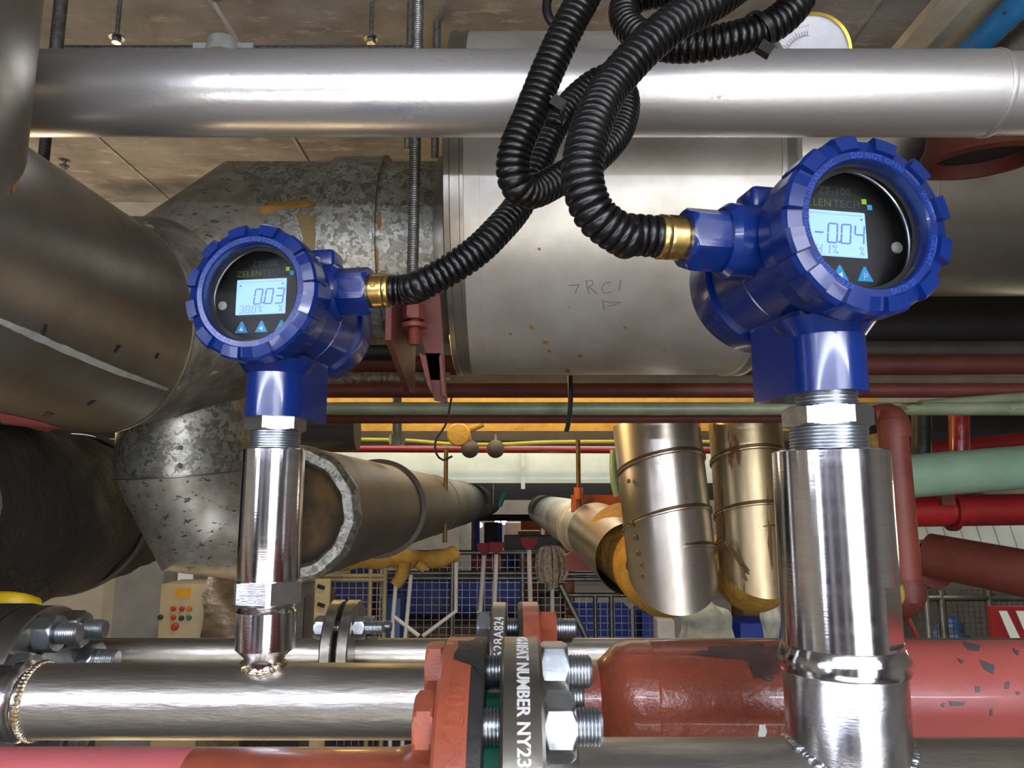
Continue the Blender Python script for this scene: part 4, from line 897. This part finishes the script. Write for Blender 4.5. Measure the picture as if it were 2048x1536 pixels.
# mixed pipework behind the nut of the large transmitter
hpipe('lagged_branch', 'yellowish lagged branch pipe behind the thick post', 1740, 870, 1765, 935, 1.9, .016, 'lagging_yellow')
hpipe('dark_beam', 'dark steel beam high behind the right pipes', 1650, 880, 2300, 870, 2.8, .10, 'dark_duct', 'beam')

# clad vertical pipes
def clad_drop(label, xt, xb, wt, ytop, ybot, Y, mat, seams, lag=True):
    a = at(xt, ytop, Y); b = at(xb, ybot, Y-.02); r = wt/2/F*Y
    t = Th('clad_riser', label, 'pipe', b); d = (a-b)
    up = a+d*.01
    bm = NB(); n = 64; x, y, dn = frame(b-up); L = (b-up).length; rings = []
    ring0 = [up+(x*math.cos(2*PI*k/n)+y*math.sin(2*PI*k/n))*r for k in range(n)]
    ring1 = [p+dn*L for p in ring0]
    # lower end cut on a slant: open side turned away
    ring1 = [p+Vector((0, 0, 1))*((p.y-b.y)*.9) for p in ring1]
    skin_rings(bm, [ring0, ring1], cap=(False, False)); t.part('cladding', bm, mat)
    for s_, tl in seams:
        c = at(xt+(xb-xt)*(s_-ytop)/(ybot-ytop), s_, Y-.01); nrm = (dn+Vector((tl, -.25, 0))).normalized(); x2, y2, _ = frame(nrm)
        rg_ = []
        for k in range(41):
            v_ = (x*math.cos(2*PI*k/40)+y*math.sin(2*PI*k/40))*r*1.004; tt = -(v_.dot(nrm))/dn.dot(nrm); rg_.append(c+v_+dn*tt)
        bm = NB(); sweep(bm, rg_, .0036, 8); t.part('seam', bm, 'seam_brown'); bm = NB(); sweep(bm, [q_+dn*.006 for q_ in rg_], .0040, 8); t.part('seam', bm, mat)
    return t, b, r, dn
t, b, r, dn = clad_drop('golden-lit clad riser with rivets, left of the two beside the thick post', 1312, 1345, 172, 850, 1140, 1.95, 'clad_copper', [(931, .10), (1040, .12), (1112, .10)])
for px, py in ((1257, 962), (1262, 1047), (1270, 1075), (1276, 1107), (1284, 1130), (1286, 1152), (1398, 1086)):
    c = at(xt if False else px, py, 1.95-r*.62); q_ = at(px, py, 1.94); ax_ = at(1312+(px*0+py-850)/290*33, py, 1.94).x; dx_ = q_.x-ax_
    yy_ = 1.94-math.sqrt(max(.0001, r*r-dx_*dx_)); q_ = at(px, py, yy_); bm = NB(); rivet(bm, q_, (dx_, yy_-1.94, 0), .006); t.part('rivet', bm, 'rust_rod')
b2 = at(1350, 1165, 1.93); 
bm = NB(); sweep(bm, catmull([at(1345, 1110, 1.95), at(1346, 1135, 1.96), at(1325, 1145, 2.03), at(1290, 1115, 2.18), at(1235, 1075, 2.35)], .02), r*1.0, 48); t.part('elbow_lagging', bm, 'lagging_yellow', label='yellow lagging showing at the elbow')
p0 = at(1262, 1118, 2.12); p1 = at(1195, 1066, 2.55); p2 = at(1085, 1020, 5.2)
t = Th('clad_pipe', 'pale clad pipe bending away into the distance left of the risers', 'pipe', (p1.x, p1.y, p1.z-.1))
bm = NB(); rg = mitre(bm, [p0, p1, p2], .100); bm.free()
bm = NB(); skin_rings(bm, rg[:2], cap=(False, False)); t.part('bend', bm, 'clad_copper')
bm = NB(); skin_rings(bm, rg[1:], cap=(False, True)); t.part('straight_length', bm, 'clad_white')
for f_ in (.1, .14):
    bm = NB(); lathe(bm, p1.lerp(p2, f_), p2-p1, [(.1, 0), (.105, .004), (.105, .02), (.1, .024)], 48, cap=(False, False)); t.part('band', bm, 'clad_white')
t, b, r, dn = clad_drop('rust-streaked clad riser hidden partly by the thick post', 1490, 1512, 142, 850, 1125, 1.98, 'clad_stained', [(916, .03), (1024, .03), (1072, .12)])
bm = NB(); sweep(bm, catmull([at(1512, 1110, 2.0), at(1515, 1140, 2.0), at(1500, 1150, 2.1), at(1470, 1120, 2.3)], .02), r*1.02, 40); t.part('elbow_lagging', bm, 'lagging_yellow')
for k, (x0, x1, x2) in enumerate(((1450, 1490, 1530), (1460, 1505, 1560), (1475, 1490, 1500), (1520, 1530, 1520))):
    bm = NB(); yy = 1.98-r; sweep(bm, catmull([at(x0, 1085+k*6, yy), at(x1, 1140+k*8, yy-.005), at(x2, 1175-k*6, yy)], .02), .003, 8); t.part('binding_wire', bm, 'rust_rod')

# ================================================================== OVERHEAD BACKGROUND
Yq = 3.6
bm = NB(); box(bm, (at(560, 830, Yq).x, Yq, zz(864, Yq)), (at(1760, 830, Yq).x, Yq+.1, zz(740, Yq)))
single('foam_board', bm, 'foam_yellow', 'yellow-orange sprayed foam panel behind the red pipes', 'panel', (at(1000, 830, Yq).x, Yq, zz(864, Yq)))
bm = NB(); box(bm, (at(500, 870, 3.5).x, 3.5, zz(881, 3.5)), (at(1800, 870, 3.5).x, 3.58, zz(862, 3.5))); single('dark_cable_tray', bm, 'brown_band', 'dark tray strip below the yellow foam panel', 'cable tray', at(1000, 880, 3.5))
bm = NB(); sweep(bm, catmull([at(500, 880, 3.4), at(780, 880, 3.4), at(900, 888, 3.4), at(1000, 889, 3.4), at(1130, 884, 3.4), at(1500, 884, 3.4)], .05), .009, 10); single('yellow_cable', bm, 'yellow_cable', 'yellow-green cable drooping below the dark tray', 'cable', at(900, 888, 3.4))
hpipe('fire_pipe', 'straight pink-red pipe along the top of the white beam', 500, 897, 1520, 901, 4.2, .020, 'firered')
bm = NB(); box(bm, (at(400, 930, 4.4).x, 4.4, zz(962, 4.4)), (at(1520, 930, 4.4).x, 4.9, zz(895, 4.4))); struct('trim_6', bm, 'white_beam')
bm = NB(); box(bm, (at(400, 930, 4.38).x, 4.38, zz(966, 4.38)), (at(1520, 930, 4.38).x, 4.4, zz(959, 4.38))); box(bm, at(1042, 900, 4.36), at(1050, 978, 4.4)); struct('trim_7', bm, 'white_beam')
bm = NB(); box(bm, (-3, 5.4, zz(1000, 5.4)), (3.3, 8.4, zz(930, 5.4)+.3)); struct('trim_8', bm, 'hall_dark')
t = Th('round_lamp', 'round yellow lamp housing hanging below the foam panel', 'lamp', at(918, 893, 3.3))
bm = NB(); lathe(bm, at(918, 869, 3.3), (0, -1, -.1), [(.052, 0), (.052, .02), (.045, .03), (.01, .034)], 40); t.part('housing', bm, 'foam_yellow')
bm = NB(); rod(bm, at(935, 862, 3.3), at(965, 848, 3.32), .014); t.part('arm', bm, 'lagging_yellow')
for i, (px, lb) in enumerate(((940, 'dark hanging dome left of the pair under the tray'), (991, 'dark hanging dome right of the pair under the tray'))):
    bm = NB(); bmesh.ops.create_uvsphere(bm, u_segments=24, v_segments=14, radius=.040, matrix=Matrix.Translation(at(px, 898, 3.3))); rod(bm, at(px, 885, 3.3), at(px, 870, 3.45), .008)
    single('dome_lamp', bm, 'brown_band', lb, 'lamp', at(px, 912, 3.3), 'hanging domes under the tray')
t = Th('valve_stem', 'olive pipe stub with a hexagonal end below the red pipes', 'pipe', at(794, 890, 1.9)); bm = NB(); rod(bm, at(794, 790, 1.9), at(794, 875, 1.9), .0125); t.part('stem', bm, 'green_paint')
bm = NB(); hexprism(bm, at(794, 890, 1.9), (0, 0, 1), .036, .026, ch=.2); t.part('hex_end', bm, 'green_paint')
bm = NB(); sweep(bm, catmull([at(903, 795, 1.5), at(893, 845, 1.5), at(872, 880, 1.5), at(872, 905, 1.5), at(885, 920, 1.5), at(905, 912, 1.5)], .01), .0022, 8); single('wire_hook', bm, 'black_ring', 'thin dark bent wire hanging below the bracket', 'wire', at(885, 920, 1.5))
bm = NB(); sweep(bm, catmull([at(1140, 752, 1.45), at(1141, 800, 1.45), at(1138, 840, 1.45), at(1132, 866, 1.45)], .01), .005, 8); single('cable_tail', bm, 'tie_black', 'black strap end hanging over the red pipes', 'strap', at(1132, 866, 1.45))
hang_rod('hanger_rod', 'rusty rod at the strap of the receding pipe', 895, 900, 887, 1085, 2.7, .008, 'rust_rod', top=zz(896, 2.7))
hang_rod('hanger_rod', 'rusty rod holding the orange angle bracket', 1157, 890, 1158, 1110, 2.6, .008, 'rust_rod', top=zz(880, 2.6))
t = Th('angle_bracket', 'orange angle bracket left of the golden riser', 'bracket', at(1190, 1025, 2.6)); bm = NB(); box(bm, at(1145, 1024, 2.6), at(1262, 990, 2.66)); t.part('channel', bm, 'orange_paint')
bm = NB(); rod(bm, at(1157, 975, 2.58), at(1157, 998, 2.58), .016); t.part('nut', bm, 'orange_paint')
t = Th('red_foot_plate', 'dark red foot plate at the lower end of the rusty rod', 'plate', at(1180, 1140, 2.65)); bm = NB(); q = [(1130, 1142), (1205, 1142), (1200, 1112), (1165, 1108), (1155, 1100), (1130, 1112)]; P = [at(x, y, 2.6) for x, y in q]; skin_rings(bm, [P, [p+Vector((0, .06, 0)) for p in P]]); t.part('plate', bm, 'redlead')
bm = NB(); sweep(bm, catmull([at(1229, 900, 2.3), at(1228, 940, 2.3), at(1232, 975, 2.3), at(1240, 1000, 2.3)], .02), .014, 16); single('mint_hose', bm, 'mint_paint', 'pale mint hose end beside the golden riser', 'hose', at(1236, 1000, 2.3))
hpipe('lagged_duct', 'dark ribbed duct above the receding pipe, behind the left nut', 560, 868, 715, 862, 1.9, .05, 'brown_band', 'duct')

# ================================================================== HALL BEHIND
def boxthing(name, label, cat, x0, y0, x1, y1, Y, D, mat, group=None, bev=.01, down=True):
    a = at(x0, y1, Y); b = at(x1, y0, Y)
    if down: a.z = 0
    bm = NB(); box(bm, (a.x, Y, a.z), (b.x, Y+D, b.z)); bevel(bm, bev); return single(name, bm, mat, label, cat, ((a.x+b.x)/2, Y+D/2, a.z), group)
# control panel
Yc = 4.1
a = at(312, 1300, Yc); b = at(412, 1168, Yc)
t = Th('control_panel', 'cream control cabinet with coloured push buttons by the partition wall', 'control panel', (a.x, Yc, a.z))
bm = NB(); box(bm, (a.x, Yc, a.z-.5), (b.x, Yc+.25, b.z)); [setattr(v_.co, 'z', 0) for v_ in bm.verts if v_.co.z < a.z]; bevel(bm, .01); t.part('cabinet', bm, 'cream_panel')
def btn(px, py, r, m_, nm='push_button'):
    bm = NB(); lathe(bm, at(px, py, Yc)+Vector((0, .0, 0)), (0, -1, 0), [(r, 0), (r, .015), (r*.7, .02)], 20); t.part(nm, bm, m_)
for px, py, m_ in ((348, 1217, 'lamp_red'), (365, 1217, 'lamp_red'), (380, 1217, 'lamp_orange'), (348, 1235, 'lamp_red'), (364, 1236, 'knob_dark'), (379, 1235, 'lamp_green'), (322, 1234, 'knob_dark')): btn(px, py, .013, m_)
btn(351, 1253, .019, 'lamp_red', 'stop_button')
bm = NB(); box(bm, at(350, 1196, Yc-.005), at(382, 1176, Yc)); t.part('sticker', bm, 'sticker_orange')
# wrapped pallet
bm = NB(); a = at(402, 1300, 4.0); b = at(498, 1150, 4.0); box(bm, (a.x, 4.0, 0), (b.x, 4.5, b.z)); bmesh.ops.subdivide_edges(bm, edges=bm.edges[:], cuts=10, use_grid_fill=True)
for v_ in bm.verts: v_.co += Vector((math.sin(v_.co.z*31+v_.co.x*9), math.sin(v_.co.z*17+v_.co.x*23), 0))*.012
single('wrapped_pallet', bm, 'wrap_film', 'stack wrapped in shiny plastic film beside the control cabinet', 'pallet load', (a.x+.1, 4.2, 0))
# mesh cages
def cage(label, x0, x1, rails, y0, y1, Y, mat, group, posts, mesh=True, step=11, r=.016):
    a = at(x0, y1, Y); t = Th('mesh_cage', label, 'mesh cage', (a.x, Y, 0), group)
    for yy in rails:
        bm = NB(); rod(bm, at(x0, yy, Y), at(x1, yy, Y), r, 12); t.part('rail', bm, mat)
    for px in posts:
        p = at(px, y0, Y); bm = NB(); rod(bm, (p.x, Y, .0), p, r, 12); t.part('post', bm, mat)
    if mesh:
        bm = NB(); px = x0
        while px < x1:
            p = at(px, y0, Y); box(bm, (p.x-.002, Y-.002, .1), (p.x+.002, Y+.002, p.z)); px += step
        yy = y0
        while yy < y1:
            q0, q1 = at(x0, yy, Y), at(x1, yy, Y); box(bm, (q0.x, Y-.002, q0.z-.002), (q1.x, Y+.002, q0.z+.002)); yy += step
        t.part('wire_mesh', bm, mat)
G = 'wire mesh cages in the hall'
cage('cream wire cage on the left of the hall, behind the receding pipe', 630, 772, (1152, 1160), 1120, 1310, 4.6, 'cage_cream', G, (742, 771), step=14, r=.014)
cage('grey wire cage in the middle of the hall, in front of the blue crates', 775, 1130, (1105, 1146, 1156), 1105, 1310, 5.2, 'cage_grey', G, (905, 1045), step=15)
cage('grey wire cage right of the mop head, behind the golden riser', 1130, 1320, (1108, 1148, 1158, 1190), 1190, 1310, 5.4, 'cage_grey', G, (1190, 1222), step=14)
cage('dark wire cage at the far right under the brown pipe', 1835, 2060, (1195,), 1180, 1310, 4.0, 'cage_grey', G, (1850, 1880, 1975), step=11, r=.02)
bm = NB(); rod(bm, at(1120, 1170, 5.1), at(1180, 1290, 5.1), .02); single('cage_brace', bm, 'cage_grey', 'slanting grey brace bar under the mop head', 'bar', at(1150, 1290, 5.1))
for i, (x0, y0, x1, y1, Y, m_, lb) in enumerate((
    (660, 1158, 738, 1215, 5.0, 'crate_blue', 'dark blue crate in the cream cage'), (700, 1118, 742, 1148, 5.6, 'crate_blue', 'small dark blue crate above the cream rail'),
    (772, 1162, 900, 1262, 5.8, 'crate_blue', 'large dark blue crate left of the red scrapers'), (905, 1162, 1042, 1262, 5.9, 'crate_blue', 'large dark blue crate behind the red scrapers'),
    (1150, 1218, 1262, 1290, 5.9, 'crate_bright', 'bright blue crate right of the slanting brace'), (1285, 1225, 1316, 1290, 5.9, 'crate_bright', 'narrow bright blue crate under the golden riser'),
    (1010, 1112, 1036, 1140, 7.0, 'crate_bright', 'small blue box between the red bins'))):
    boxthing('blue_crate', lb, 'crate', x0, y0, x1, y1, Y, .4, m_, 'blue crates in the hall')
for x0, y0, x1, y1, lb in ((945, 1112, 1008, 1142, 'red bin left of the small blue box'), (1038, 1112, 1075, 1142, 'red bin right of the small blue box'), (858, 1120, 902, 1142, 'red bin under the yellow lagged pipe')):
    boxthing('red_bin', lb, 'bin', x0, y0, x1, y1, 6.5, .3, 'crate_red', 'red bins in the hall')
boxthing('brown_carton', 'long brown carton under the blue crates', 'carton', 770, 1248, 1045, 1300, 5.35, .4, 'carton_dark')
boxthing('grey_bin', 'grey bin under the mop head', 'bin', 1082, 1195, 1120, 1300, 5.3, .3, 'brown_band')
boxthing('blue_tub', 'small light blue tub in the cream cage', 'tub', 760, 1195, 802, 1262, 5.0, .2, 'barrel_blue')
# tools: scrapers, mop, handles
def scraper(label, x0, y0, x1, y1, Y, hw):
    t = Th('floor_scraper', label, 'scraper', at(x1, y1, Y), 'red floor scrapers standing upside down')
    bm = NB(); q_ = at(x1, y1, Y); rod(bm, at(x0, y0, Y), q_+(q_-at(x0, y0, Y))*(q_.z/(at(x0, y0, Y).z-q_.z)), .0135, 12); t.part('handle', bm, 'handle_white')
    P = [at(x0+dx, y0+dy, Y-.02) for dx, dy in ((-hw*.25, 8), (hw*.25, 8), (hw, -6), (hw, -16), (-hw, -16), (-hw, -6))]
    bm = NB(); skin_rings(bm, [P, [p+Vector((0, .05, 0)) for p in P]]); t.part('head', bm, 'plastic_red')
scraper('red scraper with white handle, leftmost of the three', 969, 1103, 955, 1300, 4.4, 15)
scraper('red scraper with white handle, middle of the three', 993, 1101, 985, 1300, 4.35, 15)
scraper('red scraper with white handle, next to the mop head', 1058, 1092, 1063, 1300, 4.3, 16)
t = Th('string_mop', 'fluffy off-white string mop hung head up in the hall', 'mop', at(1103, 1300, 4.5))
rnd = random.Random(8); bm = NB()
for k in range(90):
    x = rnd.uniform(-1, 1); yq = rnd.uniform(-.06, .06); x0 = 1100+x*17+rnd.uniform(-3, 3)
    sweep(bm, catmull([at(x0, 1090+abs(x)*4+rnd.uniform(0, 4), 4.5+yq), at(1102+x*28, 1112, 4.5+yq), at(1103+x*29+rnd.uniform(-2, 2), 1145, 4.5+yq), at(1104+x*20, 1182-abs(x)*16+rnd.uniform(-6, 3), 4.5+yq)], .04), .011, 6)
o = t.part('mop_strings', bm, 'mop_white'); 
bm = NB(); q_ = at(1106, 1300, 4.52); rod(bm, at(1104, 1150, 4.52), (q_.x, q_.y, 0), .012); t.part('handle', bm, 'handle_white')
for i, (L, lb) in enumerate((([(822, 1150), (809, 1290)], 'white broom handle rising behind the thin pipe flange, tallest of the left tools'), ([(792, 1165), (786, 1235)], 'short white handle above the flange bolts'),
                    ([(912, 1100), (912, 1222), (846, 1272)], 'bent white handle forming the right arm of a V'), ([(786, 1232), (838, 1272)], 'short slanting orange-white bar, left arm of the V'))):
    bm = NB(); P_ = [at(x, y, 4.2) for x, y in L]; P_ = P_+[Vector((P_[-1].x, 4.2, 0))] if len(L) == 2 and i < 2 else P_; sweep(bm, P_, .011, 10); single('tool_handle', bm, 'handle_white', lb, 'handle', at(*L[-1], 4.2), 'tool handles')
# yellow lagged pipe with drips
bm = NB(); pp = catmull([at(600, 1135, 3.0), at(700, 1124, 3.1), at(790, 1119, 3.2), at(870, 1118, 3.3), at(908, 1108, 3.4)], .02)
sweep(bm, pp, .03, 20, rr=lambda i: .028+.010*min(1, i/len(pp)*1.2)+.004*math.sin(i*.9))
t = Th('lagged_pipe', 'yellow foam lagged pipe with drips under the receding pipe', 'pipe', at(780, 1135, 3.2)); t.part('lagging', bm, 'lagging_yellow')
bm = NB(); sweep(bm, catmull([at(808, 1125, 3.2), at(806, 1142, 3.2), at(798, 1160, 3.2), at(790, 1170, 3.2)], .02), .02, 12, rr=lambda i: .030-.0013*i); t.part('foam_drip', bm, 'lagging_yellow')
bm = NB(); sweep(bm, catmull([at(835, 1128, 3.2), at(848, 1138, 3.2), at(852, 1148, 3.2)], .02), .018, 12); t.part('foam_drip', bm, 'lagging_yellow')
# cream plate with slots left, by the narrow cage
t = Th('slotted_plate', 'cream plate with two slots beside the slim post', 'plate', at(645, 1235, 3.6)); bm = NB(); box(bm, at(628, 1232, 3.6), at(662, 1158, 3.62)); bm.verts.ensure_lookup_table()
for v_ in bm.verts: v_.co.z = v_.co.z if v_.co.z > zz(1190, 3.6) else 0
t.part('plate', bm, 'cage_cream')
for yy in (1174, 1210):
    bm = NB(); box(bm, at(634, yy+4, 3.59), at(650, yy-4, 3.6), rot=Matrix.Rotation(.3, 3, 'Y')); t.part('slot', bm, 'hole_dark')
boxthing('grey_sack', 'dark grey bulky sack behind the slim post', 'sack', 598, 1180, 650, 1300, 3.9, .3, 'brown_band', bev=.05)
# right lower stuff
boxthing('carton', 'brown carton beside the thick post in the hall', 'carton', 1488, 1205, 1545, 1250, 5.3, .3, 'carton')
boxthing('tub', 'blue and white tub below the carton by the thick post', 'tub', 1482, 1246, 1562, 1300, 4.9, .3, 'crate_bright')
def lump(name, label, cat, px, py, Y, sx, sy, sz, mat, seed=0):
    rnd = random.Random(seed); bm = NB(); bmesh.ops.create_icosphere(bm, subdivisions=4, radius=1)
    for v_ in bm.verts:
        c = v_.co; f_ = 1+.12*math.sin(5*c.x+seed)+.1*math.sin(7*c.z+2*seed)+.06*math.sin(11*c.y+c.x*6); v_.co = Vector((c.x*sx*f_, c.y*sy*f_, c.z*sz*f_))+at(px, py, Y)
    single(name, bm, mat, label, cat, at(px, py, Y)-Vector((0, 0, sz)))
lump('plastic_bag', 'crumpled beige plastic bag below the yellow lagging', 'bag', 1412, 1262, 3.6, .12, .1, .15, 'sack_grey', 2)
lump('plastic_sheet', 'pale plastic sheet hanging beside the carton', 'plastic sheet', 1540, 1235, 4.2, .05, .05, .12, 'tarp', 4)
boxthing('white_canister', 'white canister under the golden riser', 'canister', 1316, 1240, 1350, 1300, 4.6, .15, 'handle_white')
lump('blue_drum', 'dark blue rounded drum inside the right cage', 'drum', 1900, 1275, 4.4, .10, .1, .10, 'barrel_blue', 1)
a = at(1990, 1215, 3.2)
t = Th('hazard_board', 'red and cream striped hazard board at the right edge', 'board', at(2010, 1290, 3.2)); bm = NB(); box(bm, at(1990, 1330, 3.2), at(2140, 1212, 3.22)); t.part('board', bm, 'firered')
for k in range(4):
    P = [at(1998+k*34+dx, y, 3.195) for dx, y in ((0, 1222), (16, 1222), (50, 1292), (30, 1292))]; bm = NB(); skin_rings(bm, [P, [p+Vector((0, .004, 0)) for p in P]]); t.part('stripe', bm, 'white_beam')
bm = NB(); rod(bm, at(1812, 1228, 3.0), Vector((at(1838, 1282, 3.0)+(at(1838, 1282, 3.0)-at(1812, 1228, 3.0))*(at(1838, 1282, 3.0).z/(at(1812, 1228, 3.0).z-at(1838, 1282, 3.0).z)))), .008); single('red_stick', bm, 'firered', 'thin red stick below the elbow of the drop pipe', 'stick', at(1838, 1282, 3.0))
# far hall clutter between the pipes
for i, (nm, lb, x0, y0, x1, y1, Y, m_) in enumerate((
    ('red_machine', 'orange-red machine box in the far hall', 1042, 1035, 1082, 1062, 8.5, 'orange_paint'), ('carton', 'tan carton under the far red machine', 1036, 1062, 1082, 1072, 8.1, 'carton'),
    ('work_table', 'grey work table in the far hall', 1008, 1072, 1128, 1082, 7.6, 'sack_grey'), ('orange_sign', 'orange panel right of the far table', 1090, 1052, 1118, 1068, 8.6, 'lamp_orange'),
    ('white_shelf', 'white shelving in the far hall', 1010, 1045, 1042, 1072, 9.0, 'handle_white'), ('dark_chair', 'dark chair silhouette left of the far table', 968, 1046, 996, 1088, 7.4, 'black_ring'),
    ('blue_post', 'blue upright left of the dark chair', 949, 1042, 958, 1092, 8.0, 'crate_bright'), ('orange_post', 'orange upright beside the blue one', 942, 1040, 949, 1092, 8.1, 'carton'),
    ('dark_bench', 'dark bench in the far hall', 930, 1030, 1130, 1042, 7.2, 'hall_dark'), ('orange_bin', 'small orange bin above the mop head', 1126, 1080, 1148, 1100, 7.0, 'lamp_orange'),
    ('blue_sheet', 'blue panel in the far hall behind the dark chair', 996, 1046, 1004, 1070, 8.4, 'crate_bright'), ('pale_locker', 'pale locker at the end of the receding pipe', 918, 1042, 942, 1072, 9.5, 'tarp'))):
    boxthing(nm, lb, nm.split('_')[-1], x0, y0, x1, y1, Y, .3, m_, bev=.008, down=nm != 'dark_bench')
for i, px in enumerate((960, 995, 1008)):
    bm = NB(); bmesh.ops.create_uvsphere(bm, u_segments=16, v_segments=10, radius=.035, matrix=Matrix.Translation(at(px, 1050 if i == 0 else 1044, 10)))
    single('far_lamp', bm, 'hall_lamp', ['leftmost small glowing lamp far down the hall', 'middle small glowing lamp far down the hall', 'rightmost small glowing lamp far down the hall'][i], 'lamp', at(px, 1050, 10), 'far hall lamps')
bm = NB(); rod(bm, at(1008, 985, 5.0), at(998, 1012, 5.0), .02); single('teal_bottle', bm, 'teal', 'teal tube between the pipe ends high in the hall', 'tube', at(1000, 1012, 5))
bm = NB(); rod(bm, at(986, 968, 5.0), at(986, 1010, 5.0), .012); single('grey_post', bm, 'cage_grey', 'thin grey post at the end of the receding pipe', 'post', at(986, 1010, 5))
